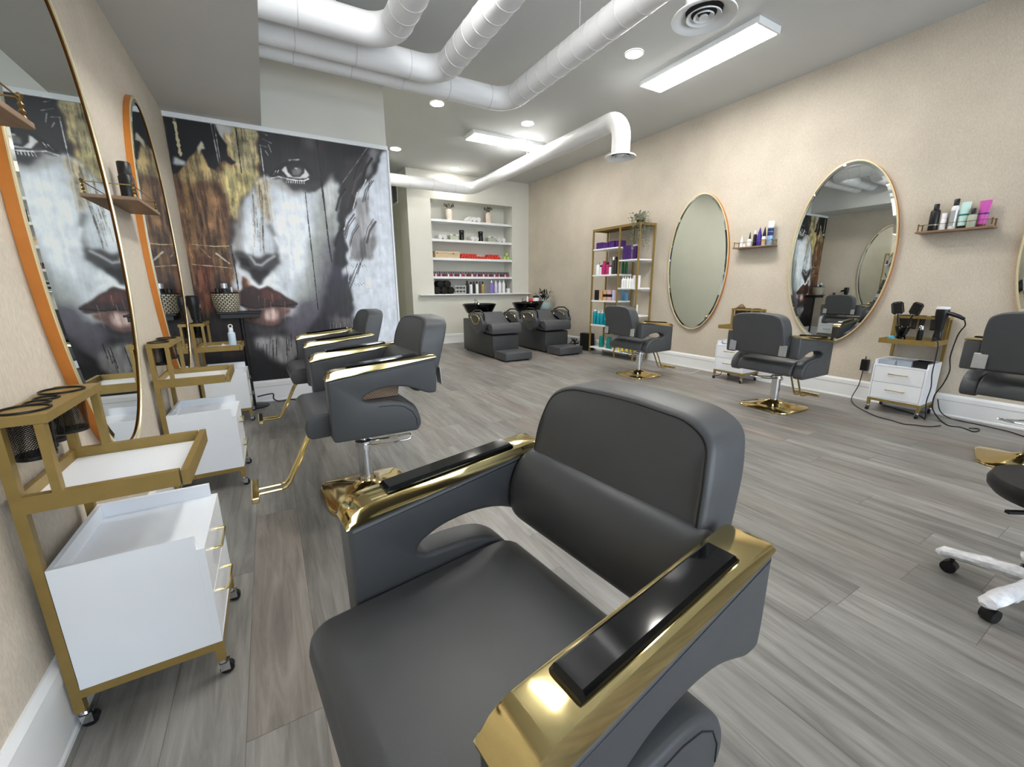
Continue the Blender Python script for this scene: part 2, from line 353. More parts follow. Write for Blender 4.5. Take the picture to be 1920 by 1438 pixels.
# ------------------------------------------------------------------ mural: a painted print, computed as colours on a fine grid
MX0, MX1, MZ0, MZ1 = WL + .002, 1.25, .218, 2.505
MURAL = [('P',(112,82,58),8,2,[-11,1015,395,1032,353,845,304,774,256,732,235,664,195,651,184,566,192,480,202,386,196,271,-17,278,-51,558]),('P',(74,52,40),10,2,[20,478,191,398,196,271,-17,278]),('P',(172,160,112),10,2,[194,856,292,860,346,882,353,845,304,774,257,738,238,681,210,663,197,733,194,787]),('P',(185,172,132),7,2,[220,1003,392,1013,363,948,363,884,291,849,243,861,227,906,237,949]),('P',(146,128,92),10,2,[56,857,125,925,157,847,191,840,194,787,126,802,52,775,22,793]),('P',(140,108,62),6,2,[39,794,56,796,55,670,42,659]),('P',(190,188,185),5,0,[196,1002,267,1004,263,978,225,968,231,933,204,945,191,974]),('P',(18,17,20),3,0,[9,1009,186,1014,207,966,231,933,225,896,257,873,238,864,209,876,194,864,168,840,145,846,126,900,118,920,95,887,76,874,55,849,20,813,-3,806]),('P',(195,190,170),3,0,[130,936,138,927,142,907,127,905,112,883,113,909]),('P',(190,192,195),5,0,[17,871,59,858,51,844,9,842]),('L',(195,185,150),9,0,[41,1008,43,876]),('P',(206,212,222),12,0,[730,1020,1015,1030,1046,-221,705,-180,678,255]),('P',(200,207,214),8,0,[235,664,273,739,312,786,350,822,391,837,592,797,749,858,740,649,678,255,144,273,192,480,194,567,229,625]),('P',(150,146,144),14,0,[207,646,248,704,280,745,245,648,225,568,239,534,212,527,196,578]),('P',(170,160,140),9,2,[324,820,389,826,386,673,352,665,318,787]),('P',(150,154,150),30,0,[629,800,718,855,724,710,678,520,642,422,583,258,417,263,517,454,579,641]),('P',(205,207,205),14,0,[643,825,702,877,704,806,668,695,647,706]),('P',(112,110,118),20,0,[624,581,693,646,686,455,630,256,491,261,585,454]),('P',(36,35,38),7,1,[375,1005,1005,1017,964,976,942,912,883,861,826,816,802,740,745,693,732,648,737,521,694,455,686,389,678,255,622,257,654,389,662,519,716,710,725,820,707,890,659,859,631,818,562,783,493,795,455,815,430,832,391,837,374,874,360,910]),('P',(62,56,58),14,0,[751,941,838,962,896,981,916,947,852,867,790,813,742,736,738,833]),('P',(130,128,130),10,0,[900,987,971,1007,942,961,903,896,868,869]),('P',(90,88,90),18,0,[562,994,633,1002,622,967,565,961]),('P',(72,50,54),14,0,[647,998,683,997,663,955,642,958]),('P',(60,54,72),12,0,[648,500,705,488,678,255,598,257]),('P',(168,168,168),10,0,[391,834,457,832,523,815,578,796,517,768,450,786,400,810]),('P',(60,60,62),10,0,[443,831,498,830,568,830,635,848,631,812,562,786,493,798]),('P',(205,205,205),3,0,[448,870,468,886,501,898,556,898,583,860,570,845,527,839,479,842]),('P',(22,22,24),3,0,[476,892,537,912,566,893,558,864,538,848,503,845,482,862]),('P',(120,120,122),5,0,[504,873,547,883,551,863,528,850,504,853]),('P',(235,235,235),1.5,0,[492,908,544,916,540,907,494,900]),('P',(210,210,210),1.5,0,[515,880,533,882,532,877,517,875]),('P',(14,14,16),2.5,0,[391,834,421,862,459,891,509,910,561,910,596,879,600,856,580,869,555,892,507,896,468,880,437,852]),('L',(215,215,215),5,0,[403,830,438,839,478,834,519,832,554,834,577,843]),('L',(220,220,220),2.5,0,[474,832,470,819]),('L',(220,220,220),2.5,0,[484,833,480,820]),('L',(220,220,220),2.5,0,[493,833,491,820]),('L',(220,220,220),2.5,0,[503,833,501,820]),('L',(220,220,220),2.5,0,[513,833,512,821]),('L',(220,220,220),2.5,0,[523,834,522,821]),('L',(220,220,220),2.5,0,[532,834,533,821]),('L',(220,220,220),2.5,0,[542,834,543,822]),('L',(220,220,220),2.5,0,[552,835,554,822]),('L',(210,210,210),3,0,[428,860,415,845]),('L',(210,210,210),3,0,[442,864,433,852]),('L',(150,150,150),3,0,[389,994,414,986]),('L',(150,150,150),3,0,[386,972,423,961]),('L',(150,150,150),3,0,[370,949,401,945]),('L',(150,150,150),3,0,[392,930,403,915]),('L',(150,150,150),3,0,[409,954,418,928]),('L',(190,190,188),3,0,[373,949,373,824,379,672]),('L',(150,140,110),2.4,0,[313,742,306,675,293,556]),('L',(150,140,110),2.4,0,[314,801,307,734,295,626]),('L',(96,90,84),2.4,0,[308,723,301,655,291,562]),('L',(120,116,100),2.4,0,[352,780,345,712,330,580]),('L',(96,90,84),1.6,0,[345,798,338,731,331,651]),('L',(150,140,110),2.4,0,[297,705,290,637,274,508]),('L',(96,90,84),2.4,0,[352,762,345,694,326,535]),('L',(120,116,100),1.6,0,[311,762,304,695,293,592]),('L',(96,90,84),2.4,0,[312,728,305,660,295,565]),('L',(96,90,84),2.4,0,[344,741,337,673,325,558]),('L',(120,120,122),16,1,[369,643,388,603,393,561,387,531]),('L',(225,230,236),14,1,[388,597,409,562,404,520]),('P',(72,70,72),9,0,[199,544,241,545,276,520,315,515,365,534,392,538,386,501,360,474,334,464,318,428,302,408,281,404,264,425,260,461,218,481,196,504]),('P',(32,30,32),6,0,[257,481,294,464,336,476,318,428,302,411,281,407,265,428]),('P',(28,28,30),5,0,[211,518,248,510,263,481,218,487]),('L',(170,170,172),9,1,[263,520,281,491,307,487,341,509,371,525]),('P',(215,217,220),8,0,[205,481,258,452,264,422,257,401,218,404,196,428]),('P',(110,66,42),5,2,[214,442,253,416,255,386,200,374]),('L',(235,238,242),20,1,[253,415,279,393,307,401,328,425,357,437]),('P',(230,234,238),8,0,[323,434,356,428,392,385,423,353,364,391,324,397]),('P',(62,42,40),4,1,[188,378,221,397,254,405,283,389,323,405,370,373,455,329,439,311,381,308,308,304,213,309,185,327]),('P',(92,52,46),6,1,[288,385,334,391,375,358,386,343,320,345,283,351]),('P',(120,88,82),6,1,[207,309,276,305,342,314,414,307,397,278,358,246,310,232,246,238,206,263]),('P',(196,172,166),9,1,[294,301,353,303,356,273,307,257,278,281]),('P',(110,62,40),6,2,[207,306,250,302,242,253,206,266]),('L',(28,22,24),7,0,[192,328,251,311,330,322,382,317,448,326]),('L',(160,130,120),1.6,0,[392,337,383,254]),('L',(60,40,38),1.6,0,[350,365,342,289]),('L',(160,130,120),1.6,0,[326,336,315,255]),('L',(60,40,38),1.6,0,[273,368,262,288]),('L',(60,40,38),1.6,0,[234,333,233,315]),('L',(160,130,120),1.6,0,[301,352,292,296]),('L',(60,40,38),1.6,0,[226,338,216,262]),('L',(160,130,120),1.6,0,[274,362,272,340]),('L',(160,130,120),1.6,0,[337,372,335,336]),('P',(70,66,70),12,1,[198,255,251,229,329,227,385,248,353,207,284,192,210,213]),('P',(104,100,112),18,0,[458,324,550,335,531,242,461,145,411,86,366,64,385,199,363,231]),('P',(150,150,152),14,1,[218,183,298,197,383,187,428,160,405,99,359,67,326,73,284,107,236,135]),('P',(50,40,40),12,1,[62,299,205,295,199,220,209,124,214,75,182,-45,-54,-20,13,251]),('P',(20,19,22),8,1,[-10,127,207,112,305,68,342,40,379,63,444,121,463,158,516,180,757,168,728,-103,-37,-22]),('P',(48,46,56),14,1,[532,249,562,316,642,432,742,451,732,363,748,299,736,189,675,133,451,121]),('P',(96,92,94),14,1,[607,265,730,280,737,202,629,200]),('P',(90,50,34),8,2,[31,509,99,510,91,403,188,380,175,302,-7,301]),('L',(34,30,32),2.6,0,[264,159,251,72]),('L',(34,30,32),2.6,0,[388,173,383,123]),('L',(34,30,32),1.6,0,[380,153,368,64]),('L',(34,30,32),3.4,0,[312,174,301,87]),('L',(34,30,32),2.6,0,[301,186,298,161]),('L',(34,30,32),1.6,0,[293,165,285,102]),('L',(34,30,32),2.6,0,[240,165,230,96]),('L',(34,30,32),3.4,0,[280,157,272,94]),('L',(34,30,32),2.6,0,[403,197,396,141]),('L',(34,30,32),2.6,0,[330,180,319,105]),('L',(34,30,32),2.6,0,[379,182,368,102]),('L',(150,150,152),1.8,0,[728,227,727,201]),('L',(150,150,152),1.8,0,[663,232,662,199]),('L',(150,150,152),1.8,0,[640,231,636,179]),('L',(150,150,152),1.8,0,[609,238,603,171]),('L',(150,150,152),1.8,0,[691,264,686,203]),('L',(150,150,152),1.8,0,[732,274,728,216]),('L',(150,150,152),1.8,0,[626,240,624,207]),('L',(150,150,152),1.8,0,[708,278,703,210]),('P',(150,149,152),6,1,[819,785,885,796,875,706,838,589,790,522,749,515,757,586,795,677]),('P',(165,166,170),9,1,[869,725,905,669,911,604,876,550,822,509,789,515,837,653]),('P',(120,118,120),8,1,[825,614,893,630,876,550,848,520,773,518,797,587]),('L',(215,215,215),4,0,[753,693,732,648]),('L',(215,215,215),4,0,[763,681,740,611]),('L',(215,215,215),4,0,[743,611,751,534]),('L',(215,215,215),4,0,[821,809,790,739]),('L',(215,215,215),4,0,[876,869,819,785]),('L',(215,215,215),4,0,[747,501,730,422]),('L',(215,215,215),4,0,[768,508,727,429]),('L',(60,58,62),3,0,[805,509,724,369]),('L',(60,58,62),3,0,[788,502,733,416]),('L',(60,58,62),3,0,[824,536,783,456]),('L',(60,58,62),3,0,[892,871,875,782]),('L',(60,58,62),3,0,[724,514,728,369]),('L',(150,150,150),2.5,0,[893,998,730,826]),('P',(50,48,50),6,1,[687,396,725,382,746,348,719,253,654,256]),('L',(10,10,12),4.5,0,[637,1003,640,883,643,705,644,595,651,506]),('L',(14,14,16),2.8,0,[554,788,553,640,554,511,553,300]),('L',(14,14,16),2.8,0,[551,998,550,953]),('L',(20,18,20),4,0,[279,1003,277,901,277,837]),('L',(40,36,36),3,0,[299,1008,301,957]),('L',(170,170,168),3.5,0,[180,1005,188,863]),('L',(170,170,168),3,0,[193,1005,195,865]),('L',(196,180,140),3,0,[24,561,118,556,180,560]),('L',(196,180,140),3,0,[16,486,117,479,172,474]),('L',(180,160,120),3,0,[47,562,92,513]),('L',(190,180,160),5,0,[119,530,168,492]),('L',(40,34,36),4,0,[186,561,189,463,189,386]),('P',(228,233,240),22,0,[420,761,544,758,557,640,507,485,417,416,401,544,391,661]),('P',(228,233,240),14,0,[258,649,308,719,306,628,327,548,278,535,243,557]),('L',(10,10,12),4.5,0,[635,848,643,705,644,595,651,506]),('L',(14,14,16),2.8,0,[554,788,553,640,554,511,553,300]),('L',(18,18,20),2,1,[796,703,759,663,738,612]),('L',(18,18,20),2,1,[915,867,878,826,857,775]),('L',(90,86,88),4,1,[904,864,867,824,846,772]),('L',(70,60,64),4,1,[793,716,757,677,735,625]),('L',(70,60,64),6,1,[816,834,780,795,759,744]),('L',(90,86,88),2,1,[810,677,774,637,752,585]),('L',(18,18,20),6,1,[735,666,699,627,677,576]),('L',(18,18,20),2,1,[814,668,777,628,755,576]),('L',(18,18,20),6,1,[757,818,722,778,701,728]),('L',(70,60,64),2,1,[852,877,816,837,795,786]),('L',(70,60,64),2,1,[898,702,861,661,839,609]),('L',(18,18,20),6,1,[914,957,878,917,857,866]),('L',(70,60,64),6,1,[909,690,872,650,850,597]),('L',(90,86,88),2,1,[760,810,724,771,703,721]),('L',(90,86,88),6,1,[851,892,815,852,793,801]),('L',(18,18,20),2,1,[863,949,827,909,806,859]),('L',(130,124,108),1.6,0,[320,722,315,681]),('L',(130,124,108),1.6,0,[310,607,307,583]),('L',(130,124,108),1.6,0,[303,661,298,621]),('L',(130,124,108),1.6,0,[292,604,287,560]),('L',(130,124,108),1.6,0,[327,599,326,587]),('L',(130,124,108),1.6,0,[316,590,315,576]),('L',(130,124,108),1.6,0,[316,718,313,689]),('L',(130,124,108),1.6,0,[317,675,313,636]),('L',(130,124,108),1.6,0,[308,763,307,748]),('L',(130,124,108),1.6,0,[315,761,309,717]),('L',(130,124,108),1.6,0,[355,760,352,732]),('L',(130,124,108),1.6,0,[317,709,315,685]),('L',(130,124,108),1.6,0,[326,651,324,626]),('L',(130,124,108),1.6,0,[309,705,308,690]),('L',(130,124,108),1.6,0,[317,622,314,597]),('L',(130,124,108),1.6,0,[308,737,306,713]),('L',(130,124,108),1.6,0,[317,607,314,582]),('L',(130,124,108),1.6,0,[334,643,331,616]),('L',(130,124,108),1.6,0,[314,669,310,634]),('L',(130,124,108),1.6,0,[310,626,307,599]),('L',(130,124,108),1.6,0,[305,660,301,625]),('L',(130,124,108),1.6,0,[300,684,297,658]),('L',(130,124,108),1.6,0,[327,574,325,549]),('L',(130,124,108),1.6,0,[333,606,331,585]),('L',(130,124,108),1.6,0,[332,751,327,712]),('L',(130,124,108),1.6,0,[317,584,312,544]),('L',(130,124,108),1.6,0,[322,618,319,587]),('L',(130,124,108),1.6,0,[296,649,295,637]),('L',(130,124,108),1.6,0,[291,608,291,595]),('L',(130,124,108),1.6,0,[312,754,307,713]),('L',(70,68,72),2.5,0,[747,501,748,500]),('L',(70,68,72),2.5,0,[792,415,794,413]),('L',(70,68,72),2.5,0,[766,500,768,499]),('L',(70,68,72),2.5,0,[812,414,814,412]),('L',(70,68,72),2.5,0,[786,499,787,498]),('L',(70,68,72),2.5,0,[741,412,742,410]),('L',(70,68,72),2.5,0,[806,498,807,497]),('L',(70,68,72),2.5,0,[761,411,762,409]),('L',(70,68,72),2.5,0,[825,497,827,495]),('L',(70,68,72),2.5,0,[780,410,782,408]),('L',(70,68,72),2.5,0,[754,495,756,493]),('L',(70,68,72),2.5,0,[800,408,802,406]),('L',(70,68,72),2.5,0,[774,494,775,492]),('L',(70,68,72),2.5,0,[820,407,822,405]),('L',(70,68,72),2.5,0,[793,493,795,491]),('L',(70,68,72),2.5,0,[748,406,750,404]),('L',(70,68,72),2.5,0,[813,492,815,490]),('L',(70,68,72),2.5,0,[768,404,769,402]),('L',(70,68,72),2.5,0,[833,491,835,489]),('L',(70,68,72),2.5,0,[788,403,789,401]),('L',(70,68,72),2.5,0,[762,489,763,487]),('L',(70,68,72),2.5,0,[808,401,809,399]),('L',(70,68,72),2.5,0,[781,488,783,486]),('L',(70,68,72),2.5,0,[736,400,738,398]),('L',(70,68,72),2.5,0,[801,486,802,485]),('L',(70,68,72),2.5,0,[756,399,757,397])]
def make_mural():
    W_, H_ = 480, 604
    rng = np.random.default_rng(5)
    def vnoise(nx, ny, sx=1.0):
        g = rng.random((ny + 2, nx + 2)); xs = np.linspace(0, nx, W_, endpoint=False); ys = np.linspace(0, ny, H_, endpoint=False)
        xi = xs.astype(int); yi = ys.astype(int); fx = xs - xi; fy = (ys - yi)[:, None]; fx = fx * fx * (3 - 2 * fx); fy = fy * fy * (3 - 2 * fy)
        a = g[yi][:, xi]; b = g[yi][:, xi + 1]; c = g[yi + 1][:, xi]; d = g[yi + 1][:, xi + 1]
        return (a * (1 - fx) + b * fx) * (1 - fy) + (c * (1 - fx) + d * fx) * fy
    def fbm(nx, ny, o=4): return sum(vnoise(nx * 2 ** i, ny * 2 ** i) / 2 ** i for i in range(o)) / sum(1 / 2 ** i for i in range(o))
    img = np.zeros((H_, W_, 3)); img[:] = (30, 28, 30)
    X, Y = np.meshgrid(np.arange(W_) + .5, np.arange(H_) + .5)
    warpx = (fbm(24, 30) - .5); warpy = (fbm(24, 30) - .5)
    tex = {1: (fbm(60, 12) - .5), 2: (fbm(18, 22, 5) - .5), 0: (fbm(40, 40) - .5)}
    scr = fbm(90, 14, 3); fbm_l = fbm(120, 120, 2); fbm_s = fbm(26, 26, 2)
    streak = fbm(110, 9, 3) - .5; brush = fbm(30, 46, 4) - .5
    def blur(m, b):
        k = int(max(1, round(b * .45)))
        for _ in range(2):
            for ax in (0, 1):
                pd = [(0, 0), (0, 0)]; pd[ax] = (k, k); q = np.pad(m, pd, 'edge'); cs = np.cumsum(q, axis=ax)
                cs = np.insert(cs, 0, 0, axis=ax)
                m = (cs[2 * k + 1:] - cs[:-2 * k - 1]) / (2 * k + 1) if ax == 0 else (cs[:, 2 * k + 1:] - cs[:, :-2 * k - 1]) / (2 * k + 1)
        return m
    for kind, col, b, n, q in MURAL:
        px = [q[i] / 1000 * W_ for i in range(0, len(q), 2)]; py = [(q[i] / 1000) * H_ for i in range(1, len(q), 2)]
        col = np.array(col, float)
        if kind == 'P':
            wf = min(1, (b / 7) ** 2); x = X + (warpx * (12 + b * .6) + brush * 7) * wf; y = Y + (warpy * (14 + b * .6) + streak * 8) * wf; ins = np.zeros((H_, W_), bool)
            for i in range(len(px)):
                x0, y0, x1, y1 = px[i - 1], py[i - 1], px[i], py[i]
                if y0 == y1: continue
                ins ^= ((y0 > y) != (y1 > y)) & (x < (x1 - x0) * (y - y0) / (y1 - y0) + x0)
            m = blur(ins.astype(float), b)[..., None]
            t = tex[n][..., None]
            c = col * (1 + t * {0: .09, 1: .55, 2: .95}[n])
            if n == 2: c = c + (scr[..., None] > .60) * np.array([34, 28, 16]) - (scr[..., None] < .38) * np.array([30, 26, 20])
            img = img * (1 - m) + c * m
        else:
            d = np.full((H_, W_), 1e9)
            for i in range(1, len(px)):
                ax, ay, bx_, by = px[i - 1], py[i - 1], px[i], py[i]; dx, dy = bx_ - ax, by - ay
                t = np.clip(((X - ax) * dx + (Y - ay) * dy) / (dx * dx + dy * dy + 1e-9), 0, 1)
                d = np.minimum(d, np.hypot(X - ax - t * dx, Y - ay - t * dy))
            w = b * .30
            if n: m = np.exp(-(d / (b * .45)) ** 2)[..., None] * .9
            else:
                d = d + (fbm_l - .5) * w * 1.2
                m = np.clip((w - d) / 1.0 + .5, 0, 1)[..., None] * (.55 + .45 * (fbm_s > .42))[..., None]
            img = img * (1 - m) + col * m
    img *= (1 + tex[0][..., None] * .08 + streak[..., None] * .10)
    lu = img.mean(-1, keepdims=True); img = img * np.where(lu > 120, (120 + (lu - 120) * 1.18) / lu, .94)
    img = np.clip(img, 0, 255) / 255
    li = np.where(img <= .04045, img / 12.92, ((img + .055) / 1.055) ** 2.4)
    xs = np.linspace(MX0, MX1, W_); zs = np.linspace(MZ0, MZ1, H_)
    nv = W_ * H_; co = np.zeros((H_, W_, 3)); co[..., 0] = xs[None, :]; co[..., 1] = 0; co[..., 2] = zs[:, None]
    me = bpy.data.meshes.new('mural_print'); idx = np.arange(nv).reshape(H_, W_)
    q = np.stack([idx[:-1, :-1], idx[:-1, 1:], idx[1:, 1:], idx[1:, :-1]], -1).reshape(-1, 4)
    me.vertices.add(nv); me.vertices.foreach_set('co', co.ravel()); me.loops.add(q.size); me.loops.foreach_set('vertex_index', q.ravel())
    me.polygons.add(len(q)); me.polygons.foreach_set('loop_start', np.arange(0, q.size, 4)); me.update(calc_edges=True); me.validate()
    ca = me.color_attributes.new('print', 'FLOAT_COLOR', 'POINT'); rgba = np.ones((nv, 4)); rgba[:, :3] = li.reshape(-1, 3); ca.data.foreach_set('color', rgba.ravel())
    m = bpy.data.materials.new('mural_print'); m.use_nodes = True; nt = m.node_tree
    a = nt.nodes.new('ShaderNodeVertexColor'); a.layer_name = 'print'; b = nt.nodes['Principled BSDF']; nt.links.new(a.outputs[0], b.inputs['Base Color']); b.inputs['Roughness'].default_value = .5
    me.materials.append(m)
    root = thing('mural', 'large painted mural of a face in black, white and copper covering the end wall', 'mural', (0, YM - .006, 0))
    o = bpy.data.objects.new('print', me); C.objects.link(o); o.parent = root; o.location = (0, -.0004, 0)
    MB().bx(MX0, MX1, .0002, .0055, MZ0, MZ1).build('backing_board', M['white'], root, smooth=False)
make_mural()
tr = thing('trim_1', 'white moulding along the top and free edge of the mural', 'trim', (0, YM, 0)); tr['kind'] = 'structure'
MB().bx(WL, 1.262, -.016, -.0005, 2.507, 2.545).build('top_moulding', M['trim'], tr, smooth=False)
MB().bx(1.252, 1.270, -.016, .121, 0, 2.507).build('edge_moulding', M['trim'], tr, smooth=False)

# light switch on the mural, outlet on the right wall
sw = thing('light_switch', 'small white rocker light switch on the pale right part of the mural', 'light switch', (.958, YM - .0066, 1.171))
MB().bx(-.036, .036, -.006, 0, -.058, .058).build('cover_plate', M['whitebot'], sw, smooth=False, bevel=.002)
MB().bx(-.016, .016, -.010, -.006, -.032, .032).build('rocker', M['trim'], sw, smooth=False, bevel=.002)
ou = thing('wall_outlet', 'white wall outlet with a black charger beside the right drawer trolley', 'outlet', (WR, 1.70, .335))
MB().bx(-.006, 0, -.036, .036, -.058, .058).build('cover_plate', M['whitebot'], ou, smooth=False, bevel=.002)
pc = thing('power_adapter', 'black power adapter plugged into the wall outlet', 'adapter', (WR - .0065, 1.715, .36))
MB().bx(-.045, 0, -.03, .03, -.06, .05).build('housing', M['black'], pc, smooth=False, bevel=.006)
MB().tube([(-.03, 0, .05), (-.03, 0, .08)], .004, 8).build('strain_relief', M['black'], pc)

# ------------------------------------------------------------------ ceiling lights
def panel(loc, rz, label):
    t = thing('ceiling_panel_light', label, 'ceiling light', loc, rz, 'long ceiling panel lights')
    MB().bx(-.61, .61, -.1525, .1525, -.045, -.0005).build('housing', M['trim'], t, smooth=False)
    MB().bx(-.60, .60, -.143, .143, -.052, -.0455).build('diffuser', M['lamp'], t, smooth=False)
    for s in (-1, 1): MB().bx(s * .6102, s * .628, -.1525, .1525, -.052, -.0005).build('end_cap', M['trim'], t, smooth=False)
panel((3.808, 2.977, CEIL), PI / 2, 'long ceiling panel light running beside the big round air outlet')
panel((3.32, 5.83, CEIL), 0, 'long ceiling panel light lying crosswise in front of the wall recess')
panel((.95, 2.05, CEIL), PI / 2, 'long ceiling panel light above the left row of chairs, beside the nearest duct')
DL = [(3.20, 3.247, 'recessed downlight beside the long panel light nearest the camera'), (1.985, 5.15, 'largest looking recessed downlight, left of the ceiling duct bend'),
      (3.235, 5.15, 'recessed downlight in front of the crosswise panel light'), (1.99, 7.01, 'recessed downlight at the end of the mural wall'), (3.225, 7.6, 'recessed downlight beyond the back duct near the recess wall')]
DL += [(1.985, 1.7, 'added unseen downlight above the left row of chairs'), (3.225, 1.7, 'added unseen downlight above the right row of chairs'), (1.985, -.2, 'added unseen downlight behind the camera on the left'), (3.225, -.2, 'added unseen downlight behind the camera on the right')]  # unseen downlights added out of view to brighten the room
for x, y, lb in DL:
    t = thing('downlight', lb, 'ceiling light', (x, y, CEIL), 0, 'recessed downlights')
    MB().lathe([(.084, -.0005), (.088, -.006), (.076, -.010), (.072, -.004)], seg=28, cap0=False, cap1=False).build('trim_ring', M['trim'], t)
    MB().lathe([(.0722, -.0035), (.0722, -.009), (.04, -.012), (.0005, -.013)], seg=28).build('lens', M['down'], t)

# ------------------------------------------------------------------ air ducts
def duct(label, y, x, z, yend, x0, r=.1, R=.2, drop=None, ribs=True, group='round white ceiling ducts'):
    t = thing('air_duct', label, 'duct', (x, y, z), 0, group)
    cut = lambda p: (p[0] - x, p[1] - y, p[2] - z)
    # run along X from x0, elbow, then towards the camera (-Y)
    path = [(x0, y, z), (x - R - .02, y, z)] + [(x - R + R * math.sin(a), y - R + R * math.cos(a), z) for a in [PI / 2 * i / 9 for i in range(1, 10)]]
    if drop is None: path += [(x, yend, z)]
    else:
        path += [(x, yend + R + .02, z)] + [(x, yend + R - R * math.sin(a), z - R + R * math.cos(a)) for a in [PI / 2 * i / 9 for i in range(1, 10)]] + [(x, yend, drop + .046)]
    MB().tube([cut(p) for p in path], r, 32).build('pipe', M['duct'], t)
    # standing seams
    if ribs:
        yy = y - R - .02; k = 0
        while yy > yend + .1:
            pts = [(0 + (r + .001) * math.cos(a), yy - y + .035 * math.sin(a / 2 + .3), (r + .001) * math.sin(a)) for a in [2 * PI * i / 28 for i in range(28)]]
            MB().tube(pts, .0026, 6, closed=True).build('seam', M['seam'], t); yy -= .155
    xx = x0 + .25
    while xx < x - R:
        MB().tube([(xx - x, (r + .0008) * math.cos(a), (r + .0008) * math.sin(a)) for a in [2 * PI * i / 28 for i in range(28)]], .0028, 6, closed=True).build('seam', M['seam'], t); xx += .42
    for (hx, hy) in ((x0 + .5, y), (x, (yend + y) / 2)):
        MB().tube([(hx - x, hy - y, r - .002), (hx - x, hy - y, CEIL - z - .002)], .0045, 6).build('hanger_rod', M['seam'], t)
    if drop is not None:
        d = MB().lathe([(.098, .045), (.104, .03), (.165, .012), (.170, .004), (.168, -.002), (.14, .004), (.118, .018), (.100, .03)], (0, yend - y, drop - z), 40, cap0=False, cap1=False).build('diffuser', M['trim'], t)
        g = MB()
        for (ra, rb) in ((.092, .070), (.054, .036)): g.lathe([(ra, .012), (rb, .026), (rb - .003, .024), (ra - .002, .006), (ra, .012)], (0, yend - y, drop - z - .004), 36, cap0=False, cap1=False)
        g.lathe([(.024, .004), (.022, .012), (.012, .020), (.0005, .021)], (0, yend - y, drop - z - .004), 30)
        g.build('ring', M['trim'], d)
        MB().lathe([(.0975, .040), (.0005, .040)], (0, yend - y, drop - z), 30, cap0=False, cap1=False).build('throat_shade', M['vent'], d)  # dark disc, its colour stands in for the shade between the outlet rings
duct('round white ceiling duct nearest the camera, bending above the mural', 3.465, 1.00, 2.90, .4, .1355)
duct('second round white ceiling duct, bending between the first and third duct', 3.79, 1.515, 2.90, .4, .1355)
duct('third round white ceiling duct ending in the big round air outlet', 4.005, 2.285, 2.90, 1.80, .1355, drop=2.57)
duct('round white duct at the back, crossing under the panel light to a small air outlet', 7.60, 3.55, 2.90, 3.73, 1.256, drop=2.50, ribs=False)

# ------------------------------------------------------------------ oval mirrors
def mirror(wallx, sgn, yc, zc, label, b=.87, a=.45):
    t = thing('oval_mirror', label, 'mirror', (wallx, yc, zc), 0 if sgn > 0 else PI, 'oval wall mirrors')
    n = 96
    def ell(x, da): return [(x, (a + da) * math.cos(2 * PI * k / n), (b + da) * math.sin(2 * PI * k / n)) for k in range(n)]
    MB().rings([ell(.0008, 0), ell(.029, 0), ell(.029, -.012), ell(.0008, -.012), ell(.0008, 0)], False, False).build('frame', M['copper'], t)
    MB().rings([ell(.0292, .0008), ell(.033, .0008), ell(.034, -.006), ell(.033, -.0125), ell(.0292, -.0125), ell(.0292, .0008)], False, False).build('rim', M['goldrim'], t)
    MB().rings([ell(.0295, -.0126), ell(.0325, -.036)], False, False).build('bevel', M['mirror'], t, angle=3)
    g = MB(); g.bm.faces.new([g.bm.verts.new(p) for p in ell(.0276, -.036)]); g.build('glass', M['mirror'], t, smooth=False)
mirror(WL, 1, 2.14, 1.345, 'huge looking oval mirror on the left wall nearest the camera', .855)
mirror(WL, 1, 3.575, 1.371, 'narrow looking oval mirror on the left wall near the mural')
mirror(WR, -1, 3.72, 1.405, 'oval mirror on the right wall next to the gold shelving unit')
mirror(WR, -1, 2.10, 1.405, 'oval mirror on the right wall between the two small wall shelves')
mirror(WR, -1, .46, 1.405, 'oval mirror cut off by the right edge of the picture')

# ------------------------------------------------------------------ small wall shelves with gallery rail
def wshelf(wallx, sgn, yc, z, label):
    t = thing('wall_shelf', label, 'shelf', (wallx, yc, z), 0 if sgn > 0 else PI, 'small wooden wall shelves')
    MB().bx(.0008, .125, -.228, .228, -.016, 0).build('board', M['wood'], t, smooth=False, bevel=.003)
    for y in (-.215, .215):
        for x in (.112, .02):
            p = MB().lathe([(.006, .0002), (.006, .008), (.003, .012), (.007, .02), (.003, .027), (.0065, .035), (.003, .042), (.006, .05), (.008, .056), (.0005, .062)], (x, y, 0), 12)
            p.build('finial', M['antique'], t)
    MB().tube([(.02, -.215, .05), (.112, -.215, .05)], .0022, 6).tube([(.112, -.215, .05), (.112, .215, .05)], .0022, 6).tube([(.112, .215, .05), (.02, .215, .05)], .0022, 6).build('rail', M['antique'], t)
wshelf(WL, 1, 2.80, 1.522, 'small wooden rail shelf on the left wall between the two mirrors')
wshelf(WL, 1, 1.36, 1.522, 'small wooden rail shelf just showing at the left picture edge')
wshelf(WR, -1, 2.94, 1.560, 'small wooden rail shelf on the right wall holding the pale blue can')
wshelf(WR, -1, 1.287, 1.560, 'small wooden rail shelf on the right wall holding the pink tube')

